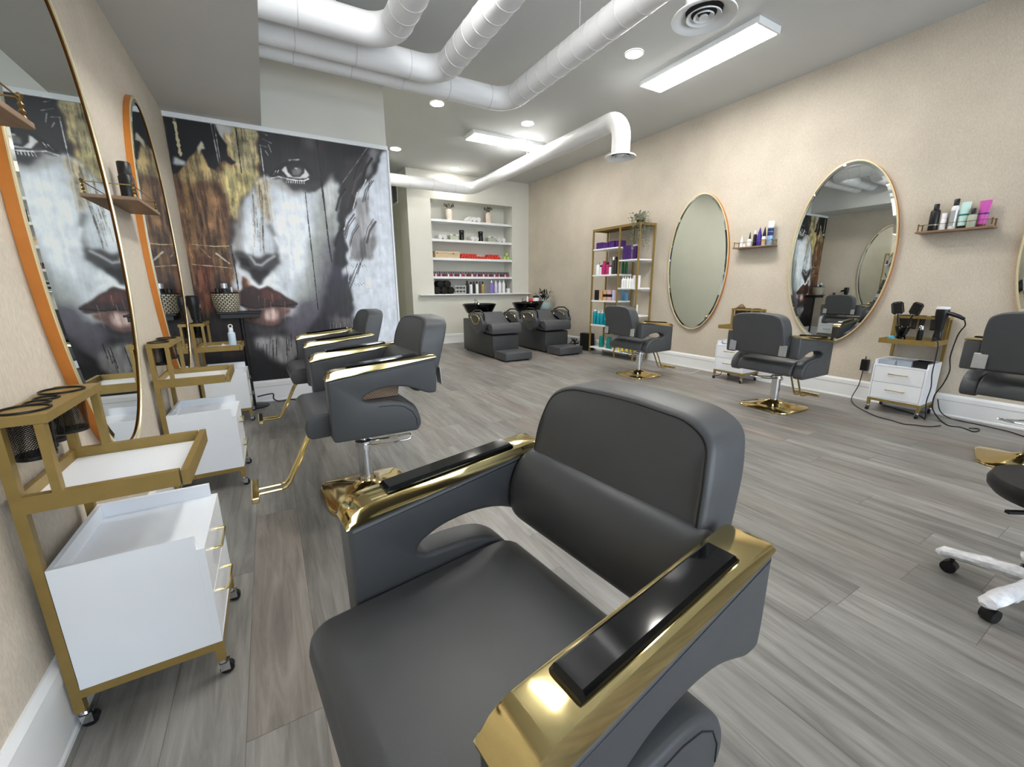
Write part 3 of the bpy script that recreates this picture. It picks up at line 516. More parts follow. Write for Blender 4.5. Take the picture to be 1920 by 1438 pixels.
# ------------------------------------------------------------------ bottles and packs
def lab(o, label, cat, group): tag(o, label, cat, group)
def bottle(x, y, z, r, h, m, capm, label, group=None, cap=.2, capr=.5, pump=False, band=None, cat='bottle', name='bottle', sx=1.0, flat=False, rz=0.0, tip=False):
    t = thing(name, label, cat, (x, y, z), rz, group); hb = h * (1 - cap)
    MB().lathe([(r * .94, 0), (r, .004), (r, hb * (.9 if not flat else .97)), (r * .86, hb * .96), (r * capr, hb)], (0, 0, 0), 20, sx=sx).build('body', m, t)
    if pump:
        p = MB().lathe([(r * .5, 0), (r * .5, h * cap * .35), (r * .16, h * cap * .4), (r * .16, h * cap * .85), (r * .32, h * cap * .87), (r * .3, h * cap)], (0, 0, hb + .0003), 14)
        p.box((-r * .45, 0, hb + h * cap * .93), (r * .9, r * .35, h * cap * .1)); p.build('pump', capm, t)
    elif tip: MB().lathe([(r * capr, 0), (r * capr * .9, h * cap * .25), (r * .12, h * cap)], (0, 0, hb + .0003), 16).build('nozzle', capm, t)
    else: MB().lathe([(r * capr * 1.03, 0), (r * capr * 1.03, h * cap * .93), (r * capr * .9, h * cap)], (0, 0, hb + .0003), 16).build('cap', capm, t)
    if band:
        MB().lathe([(r * 1.012, hb * band[1]), (r * 1.012, hb * band[2])], (0, 0, 0), 20, sx=sx, cap0=False, cap1=False).build('label_band', band[0], t)
    return t
def tubepack(x, y, z, w, h, m, capm, label, group=None, rz=0.0, band=None):
    """a tube standing on its cap, crimped flat at the top"""
    t = thing('cream_tube', label, 'tube', (x, y, z), rz, group)
    MB().lathe([(w * .36, 0), (w * .38, .022)], (0, 0, 0), 18).build('cap', capm, t)
    R = []
    for i in range(6):
        k = i / 5; R.append([(w * .42 * (1 - k * .93) * math.cos(a), w * (.40 + .12 * k) * math.sin(a), .0225 + (h - .0225) * k) for a in [2 * PI * j / 20 for j in range(20)]])
    MB().rings(R).build('body', m, t)
    if band:
        k0, k1 = band[1], band[2]; R = []
        for k in (k0, k1): R.append([(w * .42 * (1 - k * .93) * math.cos(a) * 1.02, w * (.40 + .12 * k) * math.sin(a) * 1.02, .0225 + (h - .0225) * k) for a in [2 * PI * j / 20 for j in range(20)]])
        MB().rings(R, False, False).build('print_band', band[0], t)
    return t
def pack(x, y, z, dx, dy, h, m, label, cat='box', group=None, name='carton', band=None, rz=0.0):
    if band is None:
        o = MB().bx(-dx / 2, dx / 2, -dy / 2, dy / 2, 0, h).build(name, m, smooth=False, bevel=.0015, loc=(x, y, z)); o.rotation_euler = (0, 0, rz); return tag(o, label, cat, group)
    t = thing(name, label, cat, (x, y, z), rz, group)
    MB().bx(-dx / 2, dx / 2, -dy / 2, dy / 2, 0, h).build('body', m, t, smooth=False, bevel=.0015)
    MB().bx(-dx / 2 - .0008, dx / 2 + .0008, -dy / 2 - .0008, dy / 2 + .0008, h * band[1], h * band[2]).build('print_band', band[0], t, smooth=False)
    return t
SH = 1.5602
G1 = 'products on the right wall shelf with the pale blue can'
X1 = WR - .062
bottle(X1, 3.10, SH, .017, .135, M['whitebot'], M['whitebot'], 'white cone shaped nozzle bottle, leftmost on its shelf', G1, cap=.62, capr=.95, tip=True)
pack(X1, 3.055, SH, .03, .03, .035, M['whitebot'], 'tiny white carton beside the white cone bottle', 'box', G1)
bottle(X1, 3.005, SH, .026, .16, M['whitebot'], M['black'], 'white squat bottle with black pointed nozzle', G1, cap=.45, capr=.4, tip=True)
bottle(X1, 2.945, SH, .018, .172, M['black'], M['whitebot'], 'slim black bottle with white neck, right of the white squat bottle', G1, cap=.22, capr=.6)
bottle(X1, 2.895, SH, .026, .2, M['violet'], M['violet'], 'violet blue bottle with pointed violet cap', G1, cap=.35, capr=.7, tip=True)
bottle(X1, 2.84, SH, .023, .2, M['whitebot'], M['black'], 'cream bottle with long black pointed cap', G1, cap=.5, capr=.8, tip=True, band=(M['tan'], .1, .7))
t = bottle(X1, 2.775, SH, .030, .255, M['spray'], M['whitebot'], 'pale blue aerosol can with tall white cap', G1, cap=.27, capr=.96, cat='spray can', name='aerosol_can', flat=True, band=(M['navy'], .78, .95))
MB().lathe([(.0304, .10), (.0304, .14)], (0, 0, 0), 20, cap0=False, cap1=False).build('print_block', M['navy'], t)
G2 = 'products on the right wall shelf with the pink tube'
X2 = WR - .06
t = bottle(X2, 1.425, SH, .031, .215, M['black'], M['black'], 'black bottle with black cap, leftmost on its wall shelf', G2, cap=.2, capr=.55)
MB().lathe([(.0314, .045), (.0314, .055)], (0, 0, 0), 20, cap0=False, cap1=False).build('print_band', M['plate'], t)
bottle(X2 + .005, 1.367, SH, .019, .135, M['whitebot'], M['whitebot'], 'small plain white bottle right of the black bottle', G2, cap=.3, capr=.95)
bottle(X2, 1.308, SH, .024, .235, M['whitebot'], M['black'], 'white bottle with black printed lines and black cap', G2, cap=.22, capr=.7, band=(M['plate'], .15, .8))
tubepack(X2 + .004, 1.252, SH, .062, .205, M['mint'], M['black'], 'tall mint and white cream tube', G2, band=(M['tealdark'], .42, .5))
bottle(X2 - .012, 1.196, SH, .026, .145, M['boxgreen'], M['black'], 'grey green bottle with black nozzle in front of the pink tube', G2, cap=.3, capr=.5)
tubepack(X2 + .012, 1.143, SH, .064, .2, M['pink'], M['redmat'], 'pink and magenta cream tube', G2, band=(M['purple'], .4, .48))
# left wall shelf
bottle(WL + .055, 2.79, 1.5222, .030, .185, M['black'], M['black'], 'black bottle on the small left wall shelf', None, cap=.3, capr=.85)

# ------------------------------------------------------------------ styling chairs
PIV = []
def rounded(pts, r=.02, n=4):
    """round the corners of a 2D polygon"""
    out = []; N = len(pts)
    for i in range(N):
        p0, p1, p2 = Vector(pts[i - 1]), Vector(pts[i]), Vector(pts[(i + 1) % N])
        rr = r[i] if isinstance(r, (list, tuple)) else r
        d0 = (p0 - p1); d2 = (p2 - p1); k = min(rr, d0.length * .45, d2.length * .45)
        a, b = p1 + d0.normalized() * k, p1 + d2.normalized() * k
        for j in range(n + 1):
            t = j / n; out.append(tuple((a * (1 - t) ** 2 + p1 * 2 * t * (1 - t) + b * t * t)))
    return out
def soft_prism(pts, a, b, e=.014, n=3, plane='xz'):
    """prism with pillowy rounded rims: outline inset towards both faces"""
    mb = MB(); c = Vector((sum(p[0] for p in pts) / len(pts), sum(p[1] for p in pts) / len(pts)))
    N = len(pts); nor = []
    area = sum(pts[i - 1][0] * pts[i][1] - pts[i][0] * pts[i - 1][1] for i in range(N))
    sg = 1 if area > 0 else -1
    for i in range(N):
        t = Vector(pts[(i + 1) % N]) - Vector(pts[i - 1]); t = t.normalized() if t.length > 1e-9 else Vector((1, 0)); nor.append(Vector((t.y, -t.x)) * sg)
    def ring(t, off):
        q = [Vector(p) - nn * off for p, nn in zip(pts, nor)]
        return [{'xz': (p.x, t, p.y), 'xy': (p.x, p.y, t), 'yz': (t, p.x, p.y)}[plane] for p in q]
    R = []
    for i in range(n + 1):
        an = PI / 2 * i / n; R.append(ring(a + (b - a) / abs(b - a) * e * (1 - math.sin(an)), e * (1 - math.cos(an))))
    R = list(reversed(R)) if False else R
    R1 = [ring(a + (e if b > a else -e) * (1 - math.cos(PI / 2 * i / n)), e * (1 - math.sin(PI / 2 * i / n))) for i in range(n + 1)]
    R2 = [ring(b - (e if b > a else -e) * (1 - math.cos(PI / 2 * (n - i) / n)), e * (1 - math.sin(PI / 2 * (n - i) / n))) for i in range(n + 1)]
    mb.rings(R1 + R2)
    return mb
def topz(x):  # slope of the arm top, local x forward
    return .722 - (x + .315) * .085
CHAIR = {}
def make_chair(x, y, rz, lift, label, cushion='leather', group='grey and gold styling chairs', baserot=0.0):
    t = thing('styling_chair', label, 'chair', (x, y, 0), rz, group)
    L = lift
    # hydraulic base
    def sq(h, z, e=5.0):
        return [(h * math.copysign(abs(math.cos(a)) ** (2 / e), math.cos(a)), h * math.copysign(abs(math.sin(a)) ** (2 / e), math.sin(a)), z) for a in [2 * PI * (k + .5) / 40 for k in range(40)]]
    o = MB().rings([sq(.226, 0), sq(.232, .004), sq(.230, .012), sq(.220, .017), sq(.16, .026, 4), sq(.085, .046, 3), sq(.052, .064, 2.2), sq(.046, .072, 2)]).build('base_plate', M['goldbase'], t, angle=28)
    o.rotation_euler = (0, 0, baserot)
    c = MB().cyl((0, 0, .0722), (0, 0, .27), .037, 28).lathe([(.037, 0), (.045, .002), (.045, .03), (.030, .034)], (0, 0, .2702), 28).build('column', M['chrome'], t)
    MB().cyl((0, 0, .305), (0, 0, .352 + L), .016, 20).build('piston_rod', M['chrome'], c)
    # pump lever: bent loop towards the back
    a = -.35; ca, sa = math.cos(a), math.sin(a)
    q = lambda u, v, z: (-(u * ca) + v * sa, -(u * sa) - v * ca, z)
    lv = MB().tube([q(.03, -.040, .280), q(.12, -.048, .284), q(.235, -.048, .300), q(.252, -.040, .303), q(.258, 0, .304), q(.252, .040, .303), q(.235, .048, .300), q(.12, .048, .284), q(.03, .040, .280)], .0055, 8)
    lv.build('pump_lever', M['chrome'], t)
    MB().cyl((0, -.052, .275), (0, .052, .275), .014, 14).build('lever_hub', M['chrome'], c)
    def up(o): o.location.z += L; return o
    up(MB().bx(-.09, .09, -.09, .09, .338, .352).build('mount_plate', M['black'], t, smooth=False, bevel=.003))
    # seat, waterfall at both ends
    prof = [(.286, .352), (.300, .40), (.290, .448), (.262, .468), (.10, .474), (-.12, .480), (-.178, .476), (-.222, .45), (-.246, .40), (-.246, .352)]
    up(soft_prism(rounded(prof, .03, 3), -.243, .243, .014).build('seat', M[cushion], t, angle=60))
    # arm panels with their gold tops
    ap = [(.194, .345), (-.205, .335), (-.225, .365), (-.222, .41), (-.198, .455), (-.15, .492), (-.09, .506), (.03, .512), (.054, .528), (.042, .548), (-.01, .570), (-.09, .578), (-.17, .566), (-.235, .535), (-.27, .518), (-.312, .517), (-.317, .56), (-.317, .699), (.197, .637)]
    rr = [.02, .03, .03, .04, .04, .04, .03, .02, .008, .02, .03, .04, .04, .04, .02, .015, .02, .012, .012]
    for s in (-1, 1):
        y0, y1 = (s * .246, s * .328) if s > 0 else (s * .328, s * .246)
        arm = up(soft_prism(rounded(ap, rr, 4), y0, y1, .012).build('armrest', M['leather'], t, angle=60))
        yc = s * .287
        # side seam line of the lower shell
        MB().tube([(-.200, yc + s * .0412, .36), (-.198, yc + s * .0412, .40), (-.178, yc + s * .0412, .44), (-.14, yc + s * .0412, .47), (-.09, yc + s * .0412, .484), (-.02, yc + s * .0412, .488)], .0016, 6).build('seam', M['piping'], arm)
        # gold trim: cross sections along x
        sec = []
        st = [(-.318, .006), (-.314, .012), (-.30, .017), (-.2, .021), (0, .029), (.125, .036), (.150, .0365), (.168, .034), (.183, .027), (.194, .016), (.2005, .003)]
        for xx, h in st:
            zb = .7005 - (xx + .317) * .12
            if xx > .2: pass
            zt = zb + h; wb = .0425; wt = .034
            nose = 0 if xx < .19 else (xx - .19) * .3
            sec.append([(xx, yc - wb, zb), (xx, yc + wb, zb), (xx, yc + wb - .001, zb + h * .35), (xx, yc + wt + .002, zt - .001), (xx, yc + wt - .002, zt), (xx, yc - wt + .002, zt), (xx, yc - wt - .002, zt - .001), (xx, yc - wb + .001, zb + h * .35)])
        MB().rings(sec).build('gold_trim', M['gold'], arm, angle=24)
        # gloss black pad on top, following the trim
        p = []
        for xx in (-.228, .106):
            zb = .7005 - (xx + .317) * .12; h = np.interp(xx, [q_[0] for q_ in st], [q_[1] for q_ in st]); p.append((xx, zb + h))
        sec = []
        for k, xx in enumerate((-.229, -.223, .100, .107)):
            z = p[0][1] + (p[1][1] - p[0][1]) * (xx + .228) / .334 + .0003
            hh = .011 if k in (1, 2) else .006; ww = .0255
            sec.append([(xx, yc - ww, z), (xx, yc + ww, z), (xx, yc + ww, z + hh * .6), (xx, yc + ww - .005, z + hh), (xx, yc - ww + .005, z + hh), (xx, yc - ww, z + hh * .6)])
        MB().rings(sec).build('armrest_pad', M['gloss'], arm, angle=24)
    # bolster behind the seat
    bol = []
    for yy, k in ((-.243, .86), (-.236, .97), (-.22, 1), (.22, 1), (.236, .97), (.243, .86)):
        bol.append([(-.262 + .064 * k * math.cos(a_) * (1 if math.cos(a_) > 0 else .8) - .012 * math.sin(a_), yy, .610 + .098 * k * math.sin(a_)) for a_ in [2 * PI * i / 28 for i in range(28)]])
    up(MB().rings(bol).build('lumbar_cushion', M[cushion], t, angle=60))
    # backrest: rounded shield, leaning back
    ol = []
    bw, z0, z1 = .236, .53, .885
    ol += [(-bw + .012, z0), (bw - .012, z0)]
    pts = [(-bw + .01, z0), (bw - .01, z0), (bw, .62), (bw - .006, .78), (bw - .022, .855), (bw - .075, .882), (0, .894), (-bw + .075, .882), (-bw + .022, .855), (-bw + .006, .78), (-bw, .62)]
    rp = rounded(pts, [.02, .02, .1, .06, .05, .06, .1, .06, .05, .06, .1], 4)
    b = soft_prism(rp, -.06, .06, .014, plane='yz')
    for v_ in b.bm.verts:
        z = v_.co.z; v_.co.x += -.300 - (z - .60) * .30 + (.012 if v_.co.x > 0 else 0) * math.sin(max(0, min(1, (z - .68) / .2)) * PI)
    back = up(b.build('backrest', M[cushion], t, angle=60))
    pp = MB(); ring = []
    for (yy, zz) in rp:
        v0 = Vector((yy, zz - .70)); v0 = v0 * (1 - .0115 / max(.05, v0.length)); y2, z2 = v0.x, v0.y + .70
        ring.append((.0585 - .300 - (z2 - .60) * .30 + .012 * math.sin(max(0, min(1, (z2 - .68) / .2)) * PI), y2, z2))
    pp.tube(ring, .0022, 6, closed=True); pp.build('piping', M['piping'], back)
    for s in (-1, 1):
        up(MB().box((-.368, s * .226, .585), (.006, .062, .092), Matrix.Rotation(.08, 3, 'Y')).build('back_bracket', M['plate'], t, smooth=False, bevel=.002))
    # footrest
    f = MB()
    for s in (-1, 1):
        f.tube([(.16, s * .03, .345), (.235, s * .03, .335), (.27, s * .03, .29), (.375, s * .03, .085), (.395, s * .03, .062), (.42, s * .03, .056), (.515, s * .03, .056)], .0085, 8)
    fr_ = up(f.build('footrest_arm', M['gold'], t))
    up(MB().box((.532, 0, .062), (.034, .235, .030), None).build('footrest_plate', M['gold'], t, smooth=False, bevel=.006))
    return t
make_chair(.307, .587, PI + .1087, .004, 'large grey styling chair in the foreground, seen from above its seat')
make_chair(.365, 2.275, PI + math.radians(2), .08, 'grey styling chair on the left side just beyond the foreground chair, gold base showing')
make_chair(.37, 3.72, PI + math.radians(2), .05, 'farthest grey styling chair on the left side, in front of the mural')
make_chair(4.04, 2.03, math.radians(-3), .0, 'grey styling chair seen from behind, in the middle of the right wall')
make_chair(4.04, 3.72, math.radians(-2), .0, 'grey styling chair standing in front of the gold shelving unit')
make_chair(4.06, .47, math.radians(-4), .08, 'grey styling chair cut off by the right edge of the picture', baserot=.3)

# ------------------------------------------------------------------ drawer trolleys
def cut_hole(o, c, r):
    cu = MB().cyl((c[0], c[1], .7), (c[0], c[1], 1), r, 32).build('cutter', M['black']); m = o.modifiers.new('b', 'BOOLEAN'); m.object = cu; m.operation = 'DIFFERENCE'
    dg = bpy.context.evaluated_depsgraph_get(); dg.update(); me = bpy.data.meshes.new_from_object(o.evaluated_get(dg)); o.modifiers.clear(); o.data = me; me.name = 'rack_board'
    bpy.data.objects.remove(cu)
def make_trolley(wallx, yc, sgn, label, cups=((-.118, .040), (-.05, .019), (.0, .019), (.095, .040))):
    t = thing('drawer_trolley', label, 'trolley', (wallx, yc, 0), 0 if sgn > 0 else PI, 'white and gold drawer trolleys')
    x0, x1, hw = .017, .342, .1825
    f = MB(); k = .021
    for s in (-1, 1):
        ya, yb = (s * hw, s * (hw - k)); ya, yb = min(ya, yb), max(ya, yb)
        f.bx(x0, x0 + k, ya, yb, .052, .826)                 # rear post
        f.bx(x1 - k, x1, ya, yb, .052, .094)                 # front leg
        f.bx(x0 + k, x1 - k, ya, yb, .094, .117)             # bottom rail
        f.bx(.088, .088 + k * .8, ya, yb, .660, .826)        # rack front post
        f.bx(x0 + k, x1 - k, ya, yb, .618, .660)             # tray side
    f.bx(x0, x0 + k, -hw + k, hw - k, .094, .117).bx(x1 - k, x1, -hw, hw, .0941, .117)
    f.bx(x0, x0 + k * .6, -hw + k, hw - k, .618, .660).bx(x1 - k * .8, x1, -hw, hw, .618, .6601)
    f.build('frame', M['brass'], t, smooth=False)
    MB().bx(x0 + k * .6 + .0005, x1 - k * .8 - .0005, -hw + k + .0005, hw - k - .0005, .622, .632).build('tray_panel', M['white'], t, smooth=False)
    # rack board with four openings shown by the cup rims
    rb = MB().bx(x0 - .0015, .112, -hw, hw, .8265, .848).build('rack_board', M['brass'], t, smooth=False)
    for y, r in cups: cut_hole(rb, (.056, y), r + .003)
    for y, r in cups:
        xx = .056
        c = MB().tube([(xx + (r + .004) * math.cos(a), y + (r + .004) * math.sin(a), .8505) for a in [2 * PI * i / 28 for i in range(28)]], .0028, 6, closed=True).build('cup_rim', M['black'], t)
        MB().lathe([(r + .003, .8505), (r * .96, .80), (r * .88, .735)], (0, 0, 0), 28, cap0=False, cap1=False).build('mesh_wall', M['mesh'], c, loc=(xx, y, 0))
        MB().lathe([(r * .88, .733), (r * .90, .735), (r * .90, .742), (.0005, .742)], (xx, y, 0), 28).build('cup_floor', M['black'], c)
    # cabinet shell with open top recess
    b = MB(); w = hw - .001; th = .012
    b.bx(x0 + k + .0005, x1 - .018, -w, w, .1175, .130).bx(x0 + k + .001, x1 - .018, -w, -w + th, .130, .467).bx(x0 + k + .001, x1 - .018, w - th, w, .130, .467)
    b.bx(x0 + k + .001, x0 + k + .013, -w + th, w - th, .130, .467).bx(x0 + k + .013, x1 - .018, -w + th, w - th, .414, .424)
    b.bx(x1 - .0179, x1, -w, -w + th, .1175, .424).bx(x1 - .0179, x1, w - th, w, .1175, .424).bx(x1 - .0179, x1, -w + th, w - th, .1175, .124).bx(x1 - .0179, x1, -w + th, w - th, .4142, .4242)
    b.build('cabinet', M['white'], t, smooth=False)
    for z0, z1 in ((.127, .2685), (.2715, .412)):
        d = MB().bx(x1 - .016, x1 - .001, -w + th + .002, w - th - .002, z0, z1).build('drawer', M['white'], t, smooth=False, bevel=.001)
        zc = (z0 + z1) / 2 + .01
        MB().tube([(x1 - .0012, -.062, zc), (x1 + .020, -.062, zc), (x1 + .020, -.055, zc), (x1 + .020, .055, zc), (x1 + .020, .062, zc), (x1 - .0012, .062, zc)], .0042, 8).build('handle', M['gold'], d)
    for (cx_, cy) in ((x0 + .012, -hw + .012), (x0 + .012, hw - .012), (x1 - .012, -hw + .012), (x1 - .012, hw - .012)):
        c = MB().cyl((cx_, cy, .040), (cx_, cy, .0518), .009, 12).bx(cx_ - .006, cx_ + .018, cy - .011, cy - .009, .014, .042).bx(cx_ - .006, cx_ + .018, cy + .009, cy + .011, .014, .042).bx(cx_ - .008, cx_ + .012, cy - .011, cy + .011, .0385, .0415).build('caster', M['chrome'], t, smooth=False)
        MB().cyl((cx_ + .010, cy - .0085, .0185), (cx_ + .010, cy + .0085, .0185), .0182, 20).build('wheel', M['black'], c)
    return t
make_trolley(WL, 1.477, 1, 'white drawer trolley with gold frame nearest the camera on the left')
make_trolley(WL, 2.88, 1, 'white drawer trolley with gold frame, second along the left wall')
make_trolley(WL, 4.275, 1, 'white drawer trolley with gold frame in the corner by the mural')
make_trolley(WR, 1.362, -1, 'white drawer trolley loaded with hairdryer and brushes on the right')
make_trolley(WR, 2.915, -1, 'white drawer trolley half hidden behind the middle right chair')

# ------------------------------------------------------------------ tools on the trolleys
def comb_brush(x, y, z, tilt, rz, label, group):
    """vented paddle brush standing head up"""
    t = thing('hair_brush', label, 'hair brush', (x, y, z), rz, group)
    R = Matrix.Rotation(tilt, 3, 'X')
    def P(p): return R @ Vector(p)
    MB().tube([P((0, 0, 0)), P((0, 0, .05)), P((0, 0, .11))], .008, 8, rad=[.007, .009, .006]).build('handle', M['black'], t)
    hd = MB()
    for k in range(8):
        z_ = .115 + k * .0125; w = .036 - abs(k - 4.2) * .0012
        hd.tube([P((0, -w, z_)), P((0, 0, z_ + .002)), P((0, w, z_))], .0050, 6)
    for s in (-1, 1): hd.tube([P((0, s * .016, .105)), P((0, s * .038, .125)), P((0, s * .037, .20)), P((0, s * .022, .214))], .0045, 6)
    hd.tube([P((0, -.02, .214)), P((0, .02, .214))], .0035, 6)
    hd.build('head', M['black'], t)
    MB().box(P((.004, 0, .158)), (.003, .058, .085), R).build('pad', M['black'], t, smooth=False)
    br = MB()
    for k in range(7):
        for j in (-2, -1, 0, 1, 2): br.tube([P((0, j * .011, .12 + k * .0125)), P((-.014, j * .012, .12 + k * .0125))], .0009, 4)
    br.build('bristles', M['black'], t)
    return t
G = 'brushes on the right trolley'
comb_brush(WR - .21, 1.465, .76, .20, PI + .25, 'black vented paddle brush, left one of the pair above the right trolley', G)
comb_brush(WR - .20, 1.418, .76, -.28, PI - .2, 'black vented paddle brush, right one of the pair above the right trolley', G)
# dark holder pot below the brushes
t = thing('tool_holder', 'black cone shaped tool holder standing on the tray of the right trolley', 'holder', (WR - .205, 1.44, .6325))
MB().lathe([(.050, 0), (.052, .008), (.034, .022), (.030, .05), (.044, .09), (.056, .125), (.051, .125), (.038, .09), (.022, .054), (.0005, .052)], seg=28).build('body', M['gloss'], t)
# hairdryer
def dryer(x, y, z, rz, label, capm, group=None):
    t = thing('hairdryer', label, 'hairdryer', (x, y, z), rz, group)
    MB().lathe([(.027, 0), (.030, .02), (.033, .06), (.041, .105), (.043, .14), (.042, .165)], (0, 0, 0), 24).build('barrel', M['black'], t)
    MB().lathe([(.0425, .1653), (.043, .178), (.036, .186), (.0005, .187)], (0, 0, 0), 24).build('end_cap', capm, t)
    MB().tube([(0, .035, .135), (0, .07, .128), (0, .12, .112), (0, .155, .095)], .014, 12, rad=[.016, .017, .015, .012]).build('handle', M['black'], t)
    MB().lathe([(.016, -.12), (.030, -.10), (.029, -.05), (.024, -.02), (.0265, -.0005)], (0, 0, 0), 22, sx=.8).build('nozzle', M['black'], t)
    return t
dryer(WR - .165, 1.218, .7532, PI - .35, 'black hairdryer with white end standing up in the right trolley rack', M['whitebot'])
t = thing('shears', 'silver and black hair clippers standing on the right trolley tray', 'clippers', (WR - .12, 1.34, .6325))
MB().lathe([(.018, 0), (.021, .05), (.019, .10)], seg=18).build('body', M['black'], t); MB().lathe([(.0188, .1003), (.020, .125), (.015, .14)], seg=18).build('top', M['chrome'], t)
o = MB().lathe([(.022, 0), (.028, .004), (.031, .02), (.024, .04), (.010, .05), (.0005, .051)], seg=18).build('clip_jar', M['aqua'], loc=(WR - .287, 1.478, .6325)); tag(o, 'small aqua blue glass jar on the right trolley tray', 'jar')
o = MB().bx(-.04, .04, -.06, .06, 0, .012).build('folded_cloth', M['towel'], smooth=False, bevel=.004, loc=(WR - .20, 1.335, .6325)); tag(o, 'folded white cloth on the right trolley tray', 'cloth')
o = MB().bx(-.02, .02, -.07, .07, 0, .012).build('flat_iron', M['black'], smooth=False, bevel=.004, loc=(WR - .285, 1.315, .6325)); tag(o, 'black flat iron lying at the front of the right trolley tray', 'flat iron')
# boxes in the top recess
for (xx, yy, w, lb) in ((WR - .205, 1.471, .115, 'clear plastic box of clips, left one in the right trolley top'), (WR - .215, 1.35, .10, 'clear plastic box of clips, right one in the right trolley top')):
    t = thing('clip_box', lb, 'box', (xx, yy, .4245), 0, 'clear clip boxes on the right trolley')
    MB().bx(-.085, .085, -w / 2, w / 2, 0, .038).build('box', M['plastic'], t, smooth=False, bevel=.003)
    MB().bx(-.087, .087, -w / 2 - .002, w / 2 + .002, .0383, .046).build('lid', M['plastic'], t, smooth=False, bevel=.002)
t = thing('wire_basket', 'small black wire basket in the right trolley top', 'basket', (WR - .235, 1.2455, .4245))
MB().rings([[(-.06, -.045, .004), (.06, -.045, .004), (.06, .045, .004), (-.06, .045, .004)], [(-.065, -.05, .05), (.065, -.05, .05), (.065, .05, .05), (-.065, .05, .05)]], True, False).build('mesh', mat('basket_lattice', (16, 16, 18), .5, var=.05), t, smooth=False)
MB().tube([(-.066, -.051, .052), (.066, -.051, .052), (.066, .051, .052), (-.066, .051, .052)], .003, 6, closed=True).build('rim', M['black'], t)
# second right trolley: comb and cloth
o = MB().lathe([(.045, 0), (.05, .01), (.03, .03), (.015, .045), (.0005, .048)], seg=16, sx=.6).build('cap', M['brown'], loc=(WR - .075, 3.0, .8535)); tag(o, 'brown object lying on the rack of the half hidden right trolley', 'hair clip')
o = MB().bx(-.03, .03, -.05, .05, 0, .014).build('comb_case', M['black'], smooth=False, bevel=.004, loc=(WR - .22, 3.03, .6325)); tag(o, 'dark comb case on the tray of the half hidden right trolley', 'case')
o = MB().box((0, 0, .03), (.12, .13, .056)).build('folded_towel', M['towel'], bevel=.02, bseg=4, loc=(WR - .2, 3.015, .4245)); tag(o, 'white towel on top of the half hidden right trolley', 'towel')
# left corner trolley: tools in the rack
GL = 'tools in the rack of the corner trolley'
dryer(WL + .056, 4.157, .880, .5, 'black hairdryer standing in the rack of the corner trolley, nearest of its tools', M['black'], GL)
bottle(WL + .056, 4.37, .7425, .024, .25, M['black'], M['plate'], 'slim dark bottle with silver top in the rack of the corner trolley', GL, cap=.12, capr=.9)
t = bottle(WL + .275, 4.19, .6325, .027, .165, M['bluewhite'], M['whitebot'], 'pale blue white bottle with loop cap on the corner trolley tray', None, cap=.2, capr=.6)
MB().tube([(.014 * math.cos(a), 0, .178 + .014 * math.sin(a)) for a in [2 * PI * i / 16 for i in range(16)]], .004, 6, closed=True).build('carry_loop', M['whitebot'], t)
o = MB().box((0, 0, .012), (.05, .03, .02), Matrix.Rotation(.5, 3, 'Y')).build('tag', M['white'], smooth=False, loc=(WL + .22, 4.17, .6385)); tag(o, 'small white paper tag on the corner trolley tray', 'paper tag')

# ------------------------------------------------------------------ pedestal table and basket before the mural
t = thing('pedestal_table', 'black pedestal table in front of the mural carrying a woven basket', 'table', (-.235, 4.605, 0))
MB().bx(-.17, .17, -.115, .115, .895, .912).bx(-.15, .15, -.10, .10, .855, .895).build('top', M['black'], t, smooth=False, bevel=.003)
MB().cyl((.0, 0, .022), (.0, 0, .8545), .017, 16).build('pole', M['black'], t)
MB().lathe([(.128, 0), (.13, .008), (.09, .016), (.024, .022)], seg=32).build('foot', M['black'], t)
t = thing('woven_basket', 'black and cream woven basket of tools on the pedestal table', 'basket', (-.33, 4.60, .9125))
MB().lathe([(.080, 0), (.098, .05), (.103, .10), (.104, .165), (.098, .165), (.094, .10), (.076, .006), (.0005, .006)], seg=28, cap0=True, cap1=False).build('body', M['basket'], t)
MB().tube([(.103 * math.cos(a), .103 * math.sin(a), .168) for a in [2 * PI * i / 24 for i in range(24)]], .005, 6, closed=True).build('rim', M['black'], t)
for i, (dx, dy, r, h, mm, lb) in enumerate(((-.05, -.02, .022, .20, 'black', 'black bottle at the left in the woven basket'), (.005, -.035, .027, .245, 'black', 'tall black can with silver ring in the woven basket'), (.055, -.01, .012, .21, 'plate', 'slim silver stick at the right in the woven basket'), (.03, .04, .018, .2, 'leather2', 'dark grey can at the back of the woven basket'))):
    bottle(-.33 + dx, 4.60 + dy, .919, r, h, M[mm], M['plate'] if i == 1 else M[mm], lb, 'tools in the woven basket', cap=.18, capr=.92)
# wicker basket on the near left chair
t = thing('wicker_basket', 'light wicker basket on the seat of the near left styling chair', 'basket', (.43, 2.26, .5615), .06)
MB().rings([[(-.10, -.12, 0), (.10, -.12, 0), (.10, .12, 0), (-.10, .12, 0)], [(-.115, -.135, .10), (.115, -.135, .10), (.115, .135, .10), (-.115, .135, .10)], [(-.105, -.125, .10), (.105, -.125, .10), (.105, .125, .10), (-.105, .125, .10)], [(-.092, -.112, .008), (.092, -.112, .008), (.092, .112, .008), (-.092, .112, .008)]]).build('body', M['wicker'], t, smooth=False)
MB().tube([(-.112, -.132, .104), (.112, -.132, .104), (.112, .132, .104), (-.112, .132, .104)], .006, 6, closed=True).build('rim', M['wicker'], t)

